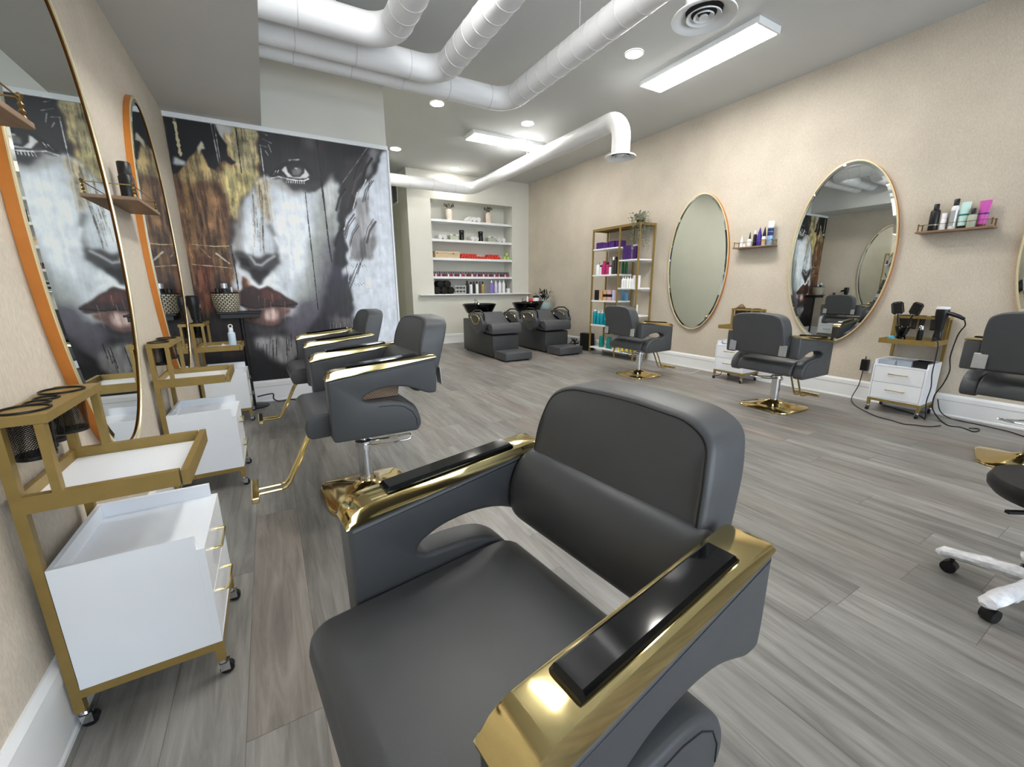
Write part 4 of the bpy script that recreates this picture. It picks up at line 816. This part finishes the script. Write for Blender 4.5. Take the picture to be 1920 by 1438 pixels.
# ------------------------------------------------------------------ shampoo units
def make_wash(x, y, label):
    t = thing('shampoo_unit', label, 'shampoo chair', (x, y, 0), 0, 'grey backwash units with black bowls')
    # local x across, y into the room (away from the camera), front at y=0
    side = [(.02, .02), (1.17, .02), (1.17, .575), (.80, .575), (.42, .38), (.02, .36)]
    soft_prism(rounded(side, .025, 3), .03, .51, .008, plane='yz').build('base', M['leather2'], t, angle=50)
    seat = [(-.03, .385), (-.035, .47), (-.01, .535), (.05, .55), (.36, .53), (.44, .56), (.62, .70), (.68, .70), (.66, .64), (.45, .45), (.38, .40)]
    soft_prism(rounded(seat, .02, 3), .0, .54, .016, plane='yz').build('seat', M['leather'], t, angle=60)
    for s, xx in ((-1, -.062), (1, .602)):
        a = [(.10, .56), (.16, .43), (.28, .37), (.40, .40), (.58, .52), (.66, .66), (.60, .70), (.36, .715), (.2, .69)]
        ar = soft_prism(rounded(a, .04, 3), xx - .045, xx + .045, .012, plane='yz').build('armrest', M['leather'], t, angle=60)
        loop = [(.20, .64), (.24, .56), (.34, .52), (.46, .56), (.54, .64), (.50, .672), (.34, .685)]
        MB().tube([(xx - .0465, p[0], p[1]) for p in rounded(loop, .04, 3)], .009, 8, closed=True).build('gold_inlay', M['gold'], ar)
        MB().tube([(xx, .12, .60), (xx, .14, .70), (xx, .26, .755), (xx, .44, .75), (xx, .58, .70)], .011, 8).build('hand_loop', M['gloss'], ar)
    cx, cy, cz = .27, .98, .578
    bowl = MB().lathe([(.07, 0), (.16, .03), (.245, .11), (.29, .20), (.315, .245), (.300, .250), (.27, .20), (.22, .11), (.14, .05), (.0005, .035)], (cx, cy, cz), 36, sy=.86, cap0=True, cap1=False)
    bowl.build('bowl', M['gloss'], t)
    MB().cyl((cx, cy + .2, cz + .235), (cx, cy + .2, cz + .30), .014, 12).tube([(cx, cy + .2, cz + .29), (cx, cy + .17, cz + .325), (cx, cy + .11, cz + .31), (cx, cy + .08, cz + .27)], .010, 8).cyl((cx + .06, cy + .2, cz + .235), (cx + .06, cy + .2, cz + .275), .012, 12).build('faucet', M['chrome'], t)
    soft_prism(rounded([(.02, 0.001), (.49, 0.001), (.49, .135), (.02, .135)], .012, 2), -.42, -.03, .012, plane='yz') if False else None
    f = soft_prism([(.02, .02), (.49, .02), (.49, .135), (.02, .135)], -.42, -.035, .014, plane='xz')
    f.bm.transform(Matrix.Identity(4)); f.build('footrest', M['leather'], t, angle=60)
    ft = MB()
    for a_, b_ in ((.07, .1), (.47, .1), (.07, 1.1), (.47, 1.1), (.07, -.36), (.44, -.36)): ft.cyl((a_, b_, 0), (a_, b_, .022), .02, 12)
    ft.build('foot', M['black'], t)
    return t
make_wash(2.985, 5.80, 'left grey shampoo chair with black bowl and box footrest')
make_wash(4.02, 5.83, 'right grey shampoo chair with black bowl, partly behind the left one')
# things on and behind the right unit
o = None
MBz = .832
t = thing('bowl_tray', 'black tray with supplies resting across the right wash bowl', 'tray', (4.36, 6.72, MBz)); MB().bx(-.17, .17, -.1, .1, 0, .012).build('board', M['black'], t, smooth=False, bevel=.003); MB().bx(-.17, .17, -.1, -.094, .0122, .022).bx(-.17, .17, .094, .1, .0122, .022).build('lip', M['black'], t, smooth=False)
bottle(4.23, 6.72, MBz + .0125, .018, .10, M['whitebot'], M['whitebot'], 'small white bottle on the tray of the right wash bowl', 'supplies on the wash bowl tray', cap=.25)
pack(4.30, 6.72, MBz + .0125, .07, .04, .055, M['red'], 'small red packet on the tray of the right wash bowl', 'packet', 'supplies on the wash bowl tray', name='packet')
t = thing('storage_jar', 'white jar with black lid on the tray of the right wash bowl', 'jar', (4.42, 6.72, MBz + .0125), 0, 'supplies on the wash bowl tray')
MB().lathe([(.055, 0), (.058, .07)], seg=20).build('body', M['whitebot'], t); MB().lathe([(.06, .0703), (.06, .10), (.03, .112)], seg=20).build('lid', M['black'], t)
# corner stand with glass vase and dark plant
t = thing('corner_stand', 'narrow black stand in the corner behind the right shampoo chair', 'stand', (4.80, 6.98, 0))
MB().bx(-.13, .13, -.13, .13, .60, .62).build('top', M['black'], t, smooth=False)
for a_ in (-1, 1):
    for b_ in (-1, 1): MB().bx(a_ * .12 - .01, a_ * .12 + .01, b_ * .12 - .01, b_ * .12 + .01, 0, .5995).build('leg', M['black'], t, smooth=False)
t = thing('potted_plant', 'bushy dark plant in a pale teal glass bowl by the right shampoo chair', 'plant', (4.78, 6.98, .6205))
MB().lathe([(.06, 0), (.10, .03), (.14, .11), (.15, .19), (.143, .19), (.13, .11), (.09, .04), (.0005, .02)], seg=24, cap1=False).build('bowl', M['tealglass'], t)
def leafy(n, R, H, m, lw, ll, z0, spread=1.0, droop=0.0, seed=1):
    rg = random.Random(seed); mb = MB()
    for i in range(n):
        a = rg.uniform(0, 2 * PI); el = rg.uniform(.15, 1.45); L_ = R * rg.uniform(.5, 1)
        base = Vector((rg.uniform(-.03, .03), rg.uniform(-.03, .03), z0)); d = Vector((math.cos(a) * math.cos(el) * spread, math.sin(a) * math.cos(el) * spread, math.sin(el)))
        tip = base + d * L_; side = d.cross(Vector((0, 0, 1))).normalized() * lw * rg.uniform(.6, 1.2)
        for k in range(3):
            c = base + d * L_ * (.35 + .3 * k) + Vector((rg.uniform(-.02, .02), rg.uniform(-.02, .02), rg.uniform(-.02, .03)))
            dd = (d + Vector((rg.uniform(-.6, .6), rg.uniform(-.6, .6), rg.uniform(-.3, .6)))).normalized() * ll
            v = [mb.bm.verts.new(c + q) for q in (Vector((0, 0, 0)), dd * .5 + side, dd, dd * .5 - side + Vector((0, 0, .004)))]
            mb.bm.faces.new(v)
    return mb
leafy(46, .26, .3, None, .014, .09, .19, 1.0, seed=3).build('foliage', M['darkleaf'], t, smooth=False)
leafy(16, .2, .3, None, .018, .06, .16, 1.5, seed=8).build('stones', M['whitebot'], t, smooth=False)
t = thing('storage_bin', 'black box standing on the floor beside the gold shelving unit', 'box', (4.88, 5.74, 0)); MB().bx(-.075, .075, -.11, .11, 0, .30).build('body', M['matblack'], t, smooth=False, bevel=.004); MB().bx(-.055, .055, -.09, .09, .3003, .306).build('lid', M['black'], t, smooth=False)
rg = random.Random(4); mb = MB()
for i in range(5):
    pts = [(rg.uniform(-.09, .05), rg.uniform(-.16, .16), rg.uniform(.02, .19)) for _ in range(5)]; mb.tube(pts, .008, 6)
o = mb.build('cable_tangle', M['cable'], loc=(4.86, 6.1, 0)); tag(o, 'tangle of black cables on the floor beside the right shampoo chair', 'cables', kind='stuff')

# ------------------------------------------------------------------ gold shelving unit
EX0, EX1, EYA, EYM, EYB = WR - .355, WR - .03, 4.43, 4.83, 5.435
t = thing('shelving_unit', 'tall gold frame shelving unit with white shelves on the right wall', 'shelving unit', (0, 0, 0))
t.location = (EX0, EYA, 0)
dx = EX1 - EX0; dm = EYM - EYA; de = EYB - EYA; p = .022
f = MB()
for y in (0, dm - p / 2, de - p):
    for x in (0, dx - p): f.bx(x, x + p, y, y + p, .02, 1.99)
for y in (0, dm - p / 2, de - p): f.bx(p, dx - p, y, y + p, 1.968, 1.99)
for x in (0, dx - p): f.bx(x, x + p, p, dm - p / 2, 1.968, 1.99).bx(x, x + p, dm + p / 2, de - p, 1.968, 1.99)
f.build('frame', M['brass'], t, smooth=False)
MB().bx(-.002, dx + .002, -.002, de + .002, 1.9903, 2.002).build('top_board', M['brass'], t, smooth=False)
for z in (1.70, 1.30, .895, .50, .125): MB().bx(.003, dx - .003, dm + p / 2 + .0005, de - p - .0005, z - .022, z).build('shelf', M['trim'], t, smooth=False)
for z in (1.505, 1.095, .69, .30, .125)[:]: MB().bx(.003, dx - .003, p + .0005, dm - p / 2 - .0005, z - .022, z).build('shelf', M['trim'], t, smooth=False)
for y in (.011, dm, de - .011):
    for x in (.011, dx - .011): MB().cyl((x, y, 0), (x, y, .0197), .012, 10).build('foot', M['chrome'], t)
fx = EX0 + .06
GE = 'products on the gold shelving unit'
for i, (y, w, h) in enumerate(((5.33, .13, .10), (5.19, .13, .085), (5.05, .12, .10), (4.91, .10, .095))):
    pack(fx + .05, y, 1.7002, .12, w, h, M['purple'], ['leftmost', 'second', 'third', 'rightmost'][i] + ' purple carton on the top left shelf of the gold unit', 'box', 'purple cartons on the gold unit')
tubes = 0
for i in range(5): bottle(fx, 4.785 - i * .033, 1.5052, .0155, .20, M['purple'], M['purple'], 'slim purple bottle in the row on the top right shelf of the gold unit', 'slim purple bottles on the gold unit', cap=.15, capr=.9)
for i in range(3): bottle(fx, 4.585 - i * .045, 1.5052, .018, .205, M['purple'], M['palelilac'], 'purple bottle with pale cap at the open end of the top right shelf', 'purple bottles with pale caps on the gold unit', cap=.12, capr=.9)
bottle(fx, 5.34, 1.3002, .035, .20, M['whitebot'], M['plate'], 'silver and white bottle at the left of the second gold unit shelf', GE, cap=.2, capr=.7)
bottle(fx, 5.27, 1.3002, .026, .15, M['whitebot'], M['black'], 'small white bottle with black cap on the second gold unit shelf', GE, cap=.2, capr=.7)
bottle(fx, 5.20, 1.3002, .036, .21, M['magenta'], M['magenta'], 'left magenta bottle on the second gold unit shelf', GE, cap=.2, capr=.6)
bottle(fx, 5.12, 1.3002, .034, .19, M['magenta'], M['black'], 'right magenta bottle with black cap on the second gold unit shelf', GE, cap=.2, capr=.6)
bottle(fx, 5.055, 1.3002, .024, .14, M['whitebot'], M['magenta'], 'small white bottle with magenta cap on the second gold unit shelf', GE, cap=.2, capr=.7)
for i in range(3): bottle(fx, 4.99 - i * .055, 1.3002, .023, .26, M['leather2'], M['whitebot'] if i == 0 else M['black'], ['tall grey bottle with white cap', 'tall grey bottle with black cap, left', 'tall grey bottle with black cap, right'][i] + ' on the second gold unit shelf', GE, cap=.18, capr=.8)
for i in range(2): bottle(EX1 - .08, 4.97 - i * .07, 1.3002, .022, .2, M['green'], M['green'], ['left', 'right'][i] + ' green bottle at the back of the second gold unit shelf', GE, cap=.15, capr=.8)
for i in range(5): bottle(fx, 4.77 - i * .05, 1.0952, .023, .175, M['whitebot'], M['whitebot'], 'white pump bottle in the row on the right side of the gold unit', 'white pump bottles on the gold unit', cap=.25, pump=True)
for i in range(3): pack(fx, 4.515 - i * .05, 1.0952 + 0, .05, .042, .175, M['whitebot'], ['left', 'middle', 'right'][i] + ' white carton beside the white pump bottles', 'box', 'white cartons on the gold unit') if i < 2 else None
for i, (c_, w) in enumerate((('black', .10), ('tan', .075), ('tan', .075), ('rose', .09), ('palelilac', .05))):
    pack(fx + .02, 5.335 - i * .098, .8952, .08, w, .165, M[c_], ['black carton', 'first tan carton', 'second tan carton', 'rose carton', 'pale lilac carton'][i] + ' on the third left shelf of the gold unit', 'box', 'cartons on the third shelf of the gold unit', band=(M['black'], .35, .6) if i in (2, 3) else None)
for i in range(2): pack(EX1 - .07, 4.94 - i * .06, .8952, .05, .045, .17 - .05 * i, M['blue'], ['tall', 'short'][i] + ' light blue carton at the back of the third gold unit shelf', 'box', 'blue cartons on the gold unit')
for i in range(4): bottle(fx, 5.37 - i * .088, .5002, .038, .24, M['teal'], M['whitebot'], ['first teal bottle with plain white cap', 'second teal pump bottle', 'third teal pump bottle', 'fourth teal bottle'][i] + ' from the left on the gold unit', 'teal bottles on the gold unit', cap=.22 if i in (1, 2) else .1, pump=i in (1, 2))
o = None
pack(fx, 4.42 + .05, .6902, .04, .03, .16, M['whitebot'], 'single white carton on the right side of the gold unit, above the chair arm', 'box', GE)
for i in range(2):
    o = MB().lathe([(.040, 0), (.043, .01), (.043, .17), (.036, .185)], seg=20).build('canister', M['tealdark'], loc=(fx + .03, 5.22 - i * .18, .1252)); tag(o, ['left', 'right'][i] + ' teal canister on the bottom shelf of the gold unit', 'canister', 'teal canisters on the gold unit')
for i in range(7): bottle(fx - .02 + .055 * (i % 2), 4.77 - i * .045, .1252, .019, .095, M['goldbot'] if i % 2 else M['yellow'], M['black'], 'small yellow bottle with dark cap on the bottom shelf of the gold unit', 'small yellow bottles on the gold unit', cap=.25)
# trailing plant on top
t = thing('trailing_plant', 'grey green trailing plant on top of the gold shelving unit', 'plant', (EX0 + .12, 4.545, 2.0023))
MB().lathe([(.045, 0), (.055, .02), (.057, .045), (.05, .045), (.04, .01)], seg=20, cap1=False).build('pot', M['black'], t)
leafy(70, .12, .1, None, .014, .035, .03, 1.6, seed=5).build('foliage', M['greyleaf'], t, smooth=False)
mb = MB(); rg = random.Random(9)
for i in range(18):
    a = rg.uniform(-2.4, -.7) if i % 2 else rg.uniform(2.6, 3.9); L_ = rg.uniform(.18, .42); x0_, y0_ = math.cos(a) * .06, math.sin(a) * .06
    px_, py_ = x0_ * 2.3, y0_ * 2.1 - .02
    mb.tube([(x0_, y0_, .04), (px_ * .8, py_ * .8, .055), (px_ - .02, py_, .02), (px_ - .03, py_, -L_)], .0014, 4)
    for k in range(int(L_ / .016)):
        z = .03 - k * .016; c = Vector((px_ - .03 + rg.uniform(-.014, .014), py_ + rg.uniform(-.016, .016), z)); u = Vector((rg.uniform(-1, 1), rg.uniform(-1, 1), rg.uniform(-.6, .2))).normalized() * .022; w_ = u.cross(Vector((.3, .2, 1))).normalized() * .010
        mb.bm.faces.new([mb.bm.verts.new(c + q) for q in (Vector(), u * .5 + w_, u, u * .5 - w_)])
mb.build('trailing_stems', M['greyleaf'], t, smooth=False)

# ------------------------------------------------------------------ things in the wall recess
NY = WB + .11
def towel_roll(x, z, label, group, r=.042, L_=.2):
    t = thing('rolled_towel', label, 'towel', (x, NY, z), 0, group)
    sp = [(.006 + (r - .004) * (k / 60), k / 60 * 2 * PI * 3.2) for k in range(61)]
    MB().cyl((0, -.09, r + .0003), (0, .12, r + .0003), r, 20).build('roll', M['towel'], t, angle=60)
    MB().tube([(ra * math.cos(a), -.0915, r + ra * math.sin(a)) for ra, a in sp], .0022, 5).build('spiral_edge', M['seam'], t)
def twig_vase(x, z, label, seed):
    t = thing('twig_vase', label, 'vase', (x, NY + .02, z), 0, 'vases on the top recess shelf')
    MB().lathe([(.05, 0), (.058, .05), (.066, .12), (.062, .18), (.045, .205), (.050, .218), (.042, .216), (.03, .19)], seg=24, cap1=False).build('vase', M['cream2'], t)
    rg = random.Random(seed); m1 = MB(); m2 = MB()
    for i in range(16):
        a = rg.uniform(0, 2 * PI); s = rg.uniform(.03, .10); h = rg.uniform(.06, .105); e = Vector((math.cos(a) * s, math.sin(a) * s, .215 + h))
        m1.tube([(0, 0, .17), (e.x * .4, e.y * .4, .23), e], .0022, 5)
        for k in range(3): 
            c = e - Vector((0, 0, .012 * k)); m2.sphere(c, .009, 6)
    m1.build('twigs', M['stem'], t); m2.build('blooms', M['leaf'], t)
twig_vase(3.26, 2.3863, 'left speckled vase with dry twigs on the top recess shelf', 2)
twig_vase(4.125, 2.3863, 'right speckled vase with dry twigs on the top recess shelf', 6)
for i in range(3): towel_roll(3.66 + i * .092, 2.3863, ['left', 'middle', 'right'][i] + ' rolled white towel between the two vases', 'rolled towels between the vases', r=.045)
for k, (xa, nm) in enumerate(((3.02, 'at the left end'), (3.71, 'between the black jars'), (4.33, 'at the right end'))):
    for i in range(2): towel_roll(xa + i * .088, 2.0243, ['left', 'right'][i] + ' rolled white towel of the pair %s of the second recess shelf' % nm if k != 1 else ['left', 'right'][i] + ' rolled white towel of the pair between the black jars', 'rolled towels on the second recess shelf')
for i, x in enumerate((3.505, 3.925)):
    t = thing('black_jar', ['left', 'right'][i] + ' tall black jar on the second recess shelf', 'jar', (x, NY, 2.0243), 0, 'black jars on the second recess shelf')
    MB().lathe([(.046, 0), (.048, .01), (.048, .15)], seg=24).build('body', M['gloss'], t); MB().lathe([(.05, .1503), (.05, .19), (.045, .197)], seg=24).build('lid', M['black'], t)
for i, x in enumerate((3.33, 4.17)):
    t = thing('storage_box', ['left', 'right'][i] + ' sage green lidded box on the second recess shelf', 'box', (x, NY + .03, 2.0243), 0, 'sage boxes on the second recess shelf')
    MB().bx(-.085, .085, -.07, .07, 0, .085).build('body', M['boxgreen'], t, smooth=False, bevel=.004); MB().bx(-.09, .09, -.075, .075, .0853, .105).build('lid', M['trim'], t, smooth=False, bevel=.003)
    MB().bx(-.03, .03, -.0795, -.0755, .088, .1).build('handle', M['black'], t, smooth=False)
t = thing('wooden_box', 'long pale wooden box with metal clasps on the third recess shelf', 'box', (3.165, NY + .02, 1.6783))
MB().bx(-.255, .255, -.09, .09, 0, .085).build('body', M['woodbox'], t, smooth=False, bevel=.004); MB().bx(-.257, .257, -.092, .092, .0853, .125).build('lid', M['woodbox'], t, smooth=False, bevel=.004)
for x in (-.22, .12): MB().bx(x - .014, x + .014, -.0965, -.0925, .07, .10).build('clasp', M['antique'], t, smooth=False)
rg = random.Random(11)
for i in range(16):
    x = 3.47 + i * .057; h = .055 + rg.random() * .035 + (.03 if i > 11 else 0)
    o = MB().cyl((0, -.06, .026), (0, .06, .026), .0255, 14).build('hair_roller', M['red'], loc=(x, NY - .005, 1.6783)); tag(o, 'red roller in the bottom row on the third recess shelf', 'hair roller', 'bottom row of red rollers')
for i in range(11):
    x = 3.50 + (i + (2.5 if i > 7 else 0)) * .057 + .028 - .02; 
    o = MB().cyl((0, -.05, .026), (0, .05, .026), .0255, 14).build('hair_roller', M['red'], loc=(3.4985 + .057 * (i if i < 6 else i + 4), NY, 1.6783 + .0449)); tag(o, 'red roller in the upper row on the third recess shelf', 'hair roller', 'upper row of red rollers')
for i, (x, z, lb) in enumerate(((4.47, 1.6783, 'left lime green tub at the right end of the third recess shelf'), (4.55, 1.6783, 'right lime green tub at the right end of the third recess shelf'), (4.51, 1.7439, 'lime green tub stacked on the other two'))):
    o = MB().lathe([(.033, 0), (.036, .005), (.036, .058), (.03, .065)], seg=18).build('tub', M['lime'], loc=(x, NY - .03, z)); tag(o, lb, 'tub', 'lime tubs in the recess')
for i in range(46):
    x = NX0 + .045 + i * .0372; kx = [M['redmat'], M['purple'], M['rose'], M['redmat'], M['magenta'], M['whitebot']][(i * 5 + i // 7) % 6]
    t = thing('nail_bottle', 'small dark capped bottle in the long row on the lowest recess shelf', 'bottle', (x, NY - .01, 1.3253), 0, 'row of small dark capped bottles in the recess')
    MB().bx(-.0145, .0145, -.014, .014, 0, .05).build('body', kx, t, smooth=False, bevel=.003); MB().cyl((0, 0, .0503), (0, 0, .098), .0115, 10).build('cap', M['black'], t)
# counter sill level
GC = 'bottles on the sill of the wall recess'
for i, (x, z, r) in enumerate(((2.925, 0, .07), (3.067, 0, .07), (3.209, 0, .07), (2.996, .123, .07), (3.138, .123, .07))):
    o = MB().lathe([(r * .8, -.12), (r, -.11), (r, .11), (r * .8, .12)], (0, 0, 0), 16).build('folded_towel', M['matblack']); o.rotation_euler = (PI / 2, 0, 0); o.location = (x, WB + .14, .9853 + r + z)
    tag(o, ['black rolled towel at the bottom left of the pile', 'black rolled towel at the bottom middle of the pile', 'black rolled towel at the bottom right of the pile', 'black rolled towel in the second row left of the pile', 'black rolled towel in the second row right of the pile', 'black rolled towel on top of the pile'][i] + ' on the recess sill', 'towel', 'black towel pile on the recess sill')
t = thing('wire_rack', 'small white wire rack of small bottles on the recess sill', 'rack', (3.40, WB + .04, .9853))
r_ = MB()
for z in (.02, .08, .15): r_.tube([(-.11, -.05, z), (.11, -.05, z), (.11, .05, z), (-.11, .05, z)], .004, 6, closed=True)
for x in (-.11, -.037, .037, .11):
    for y in (-.05, .05): r_.tube([(x, y, 0), (x, y, .17)], .004, 6)
r_.build('wires', M['trim'], t)
for k, z in enumerate((.024, .10)):
    for i in range(6): bottle(3.31 + i * .036, WB + .04, .9853 + z, .014, .052, M['black'] if (i + k) % 2 else M['leather2'], M['plate'], 'tiny dark bottle standing in the white wire rack', 'tiny bottles in the wire rack', cap=.3)
for x, r, h, m_, c_, lb in ((3.57, .034, .26, 'black', 'black', 'tall black bottle right of the wire rack'), (3.655, .034, .235, 'whitebot', 'black', 'white bottle with black cap, left one on the sill'),
        (3.72, .03, .24, 'black', 'black', 'black bottle between the two white ones'), (3.79, .032, .245, 'whitebot', 'black', 'white bottle with black cap, right one on the sill'),
        (3.86, .02, .24, 'stem', 'black', 'slim dark brown bottle beside the gold bottle'), (3.925, .034, .245, 'goldbot', 'black', 'gold bottle with black cap on the sill'),
        (4.135, .042, .275, 'lilac', 'whitebot', 'lilac bottle with white nozzle on the sill'), (4.235, .036, .275, 'palelilac', 'whitebot', 'pale lilac bottle with white nozzle on the sill'),
        (4.33, .038, .275, 'whitebot', 'whitebot', 'plain white nozzle bottle, left of the two'), (4.425, .038, .28, 'whitebot', 'whitebot', 'plain white nozzle bottle, right of the two')):
    bottle(x, WB + .06, .9853, r, h, M[m_], M[c_], lb, GC, cap=.2, capr=.5, tip=c_ == 'whitebot')
pack(4.525, WB + .05, .9853, .06, .06, .10, M['whitebot'], 'small white carton at the right end of the sill', 'box', GC)
bottle(4.515, WB + .13, .9853, .02, .22, M['black'], M['black'], 'black bottle behind the small white carton on the sill', GC, cap=.3)
o = MB().bx(-.16, .16, -.04, .04, 0, .014).build('flat_tray', M['trim'], smooth=False, bevel=.003, loc=(4.35, WB - .035, .9853)); tag(o, 'flat white tray lying in front of the white bottles on the sill', 'tray')

# ------------------------------------------------------------------ rolling stool at the right edge
t = thing('rolling_stool', 'black round stool with plastic wrapped star base at the right edge', 'stool', (2.225, .140, 0))
HB = .105
MB().lathe([(.13, .395), (.182, .405), (.198, .425), (.200, .445), (.190, .466), (.15, .474), (.0005, .476)], seg=48, cap0=True).build('seat', M['stoolseat'], t)
MB().cyl((0, 0, HB + .03), (0, 0, .39), .022, 16).build('gas_lift', M['black'], t)
MB().box((-.115, .085, .372), (.1, .014, .010), Matrix.Rotation(-.6, 3, 'Z')).tube([(-.03, .03, .38), (-.08, .06, .374)], .004, 6).build('lever', M['black'], t)
MB().lathe([(.035, HB - .03), (.045, HB), (.034, HB + .03), (.026, HB + .05)], seg=20).build('hub', M['wrap'], t)
for k in range(5):
    a = math.radians(88.7) + k * 2 * PI / 5; d = Vector((math.cos(a), math.sin(a), 0)); L_ = .25
    pts = [d * .03 + Vector((0, 0, HB)), d * .10 + Vector((0, 0, HB - .004)), d * .2 + Vector((0, 0, HB - .018)), d * L_ + Vector((0, 0, HB - .032)), d * (L_ + .025) + Vector((0, 0, HB - .045))]
    rgk = random.Random(k)
    R = []; sd = Vector((-d.y, d.x, 0))
    for i in range(15):
        u = i / 14; q = d * (.03 + (L_ - .0) * u) + Vector((0, 0, HB - .034 * u * u - .002)); w1, h1 = .030 - .004 * u, .026 - .006 * u
        if i == 14: w1, h1 = .010, .006
        R.append([q + sd * w1 * math.cos(b) * (1 + rgk.uniform(-.12, .12)) + Vector((0, 0, 1)) * h1 * math.sin(b) * (1 + rgk.uniform(-.15, .15)) for b in [2 * PI * j / 12 for j in range(12)]])
    leg = MB().rings(R).build('leg', M['wrap'], t, angle=25)
    c = d * (L_ - .02)
    cs = MB().cyl(c + Vector((0, 0, .045)), c + Vector((0, 0, .066)), .008, 10).build('caster', M['black'], leg)
    MB().cyl(c + sd * .018 + d * .004 + Vector((0, 0, .0242)), c - sd * .018 + d * .004 + Vector((0, 0, .0242)), .024, 18).build('wheel', M['black'], leg)

# ------------------------------------------------------------------ cords
def cord(name, pts, r, m, label, cat='cable', n=10):
    P = [Vector(p) for p in pts]; P = [P[0]] + P + [P[-1]]; out = []
    for i in range(1, len(P) - 2):
        for k in range(n):
            t_ = k / n; a, b, c, d = P[i - 1], P[i], P[i + 1], P[i + 2]
            out.append(.5 * ((2 * b) + (c - a) * t_ + (2 * a - 5 * b + 4 * c - d) * t_ ** 2 + (3 * b - a - 3 * c + d) * t_ ** 3))
    out.append(P[-2]); o = MB().tube(out, r, 8).build(name, m); return tag(o, label, cat)
zf = .0045
cord('electric_cable', [(WR - .05, 1.715, .30), (WR - .04, 1.73, .15), (4.93, 1.75, .02), (4.728, 1.645, zf), (4.596, 1.536, zf), (4.469, 1.393, zf), (4.432, 1.272, zf), (4.395, 1.185, zf), (4.44, 1.132, zf), (4.492, 1.05, zf), (4.60, 1.015, zf)], .004, M['cable'], 'black cord from the adapter running in front of the right trolley')
cord('electric_cable', [(4.800, 1.072, .848), (4.81, 1.06, .80), (4.84, 1.085, .75), (4.85, 1.10, .69), (4.85, 1.111, .535), (4.85, 1.095, .418), (4.85, 1.115, .298), (4.85, 1.15, .19), (4.84, 1.14, .08), (4.80, 1.08, .012), (4.657, .985, zf), (4.682, .923, zf), (4.646, .87, zf), (4.618, .839, zf), (4.667, .821, zf), (4.735, .829, zf), (4.738, .851, zf), (4.667, .869, zf + .008)], .0045, M['cable'], 'black hairdryer cord hanging beside the right trolley and ending in a floor loop')
cord('electric_cable', [(4.87, 1.13, .16), (4.88, 1.10, .06), (4.93, 1.05, zf), (4.902, .975, zf), (4.896, .871, zf), (4.875, .769, zf), (4.856, .696, zf), (4.79, .61, zf), (4.70, .5, zf)], .004, M['cable'], 'black cord running along the baseboard to the right picture edge')
cord('electric_cable', [(4.68, 1.19, .675), (4.62, 1.165, .70), (4.62, 1.143, .645), (4.62, 1.139, .537), (4.62, 1.139, .412), (4.62, 1.127, .294), (4.62, 1.134, .172), (4.66, 1.13, .02), (4.8, 1.2, zf), (4.9, 1.4, zf), (4.93, 1.5, zf)], .0038, M['cable'], 'thin black cord hanging down the front corner of the right trolley')
cord('electric_cable', [(4.93, 3.14, .30), (4.95, 3.16, .2), (4.93, 3.15, .1), (4.88, 3.13, .02), (4.80, 3.16, zf)], .004, M['cable'], 'black cord behind the half hidden right trolley')
cord('electric_cable', [(4.611, 3.673, .004), (4.60, 3.55, .004), (4.627, 3.416, .004), (4.75, 3.42, .004), (4.93, 3.47, .004)], .003, M['whitecable'], 'thin white cord on the floor between the two right hand chairs')
cord('electric_cable', [(-.206, 4.69, .073), (-.101, 4.69, .086), (-.066, 4.69, .081), (-.067, 4.685, .032), (-.019, 4.67, zf), (.05, 4.69, zf), (.083, 4.69, zf), (.116, 4.66, zf), (.159, 4.585, zf)], .006, M['cable'], 'black cord with plug on the floor under the mural')

# ------------------------------------------------------------------ daylight, camera, render look
wd = bpy.data.worlds.new('sky'); bpy.context.scene.world = wd; wd.use_nodes = True
bg = wd.node_tree.nodes['Background']; bg.inputs[0].default_value = (.80, .90, 1.0, 1); bg.inputs[1].default_value = 3.2
for i, (a, b) in enumerate(wx):
    l = bpy.data.lights.new('daylight_portal', 'AREA'); l.shape = 'RECTANGLE'; l.size = b - a - .1; l.size_y = 2.28; l.cycles.is_portal = True
    lo = bpy.data.objects.new('daylight_portal', l); C.objects.link(lo); lo.location = ((a + b) / 2, YF - .12, 1.55); lo.rotation_euler = (PI / 2, 0, 0)
Rm = ((0.8652053, -0.1189894, 0.4870947), (-0.5013880, -0.1947244, 0.8430258), (-0.0054619, -0.9736138, -0.2281365))
cd = bpy.data.cameras.new('camera'); co = bpy.data.objects.new('camera', cd); C.objects.link(co); bpy.context.scene.camera = co
mw = Matrix.Identity(4)
for i in range(3):
    mw[i][0] = Rm[i][0]; mw[i][1] = -Rm[i][1]; mw[i][2] = -Rm[i][2]
mw[2][3] = HC
co.matrix_world = mw
cd.sensor_fit = 'HORIZONTAL'; cd.sensor_width = 36; cd.lens = 774.436 / 1920 * 36; cd.clip_start = .02
vs = bpy.context.scene.view_settings; vs.view_transform = 'Standard'; vs.look = 'None'; vs.gamma = 1; vs.exposure = 1.0; vs.use_curve_mapping = False
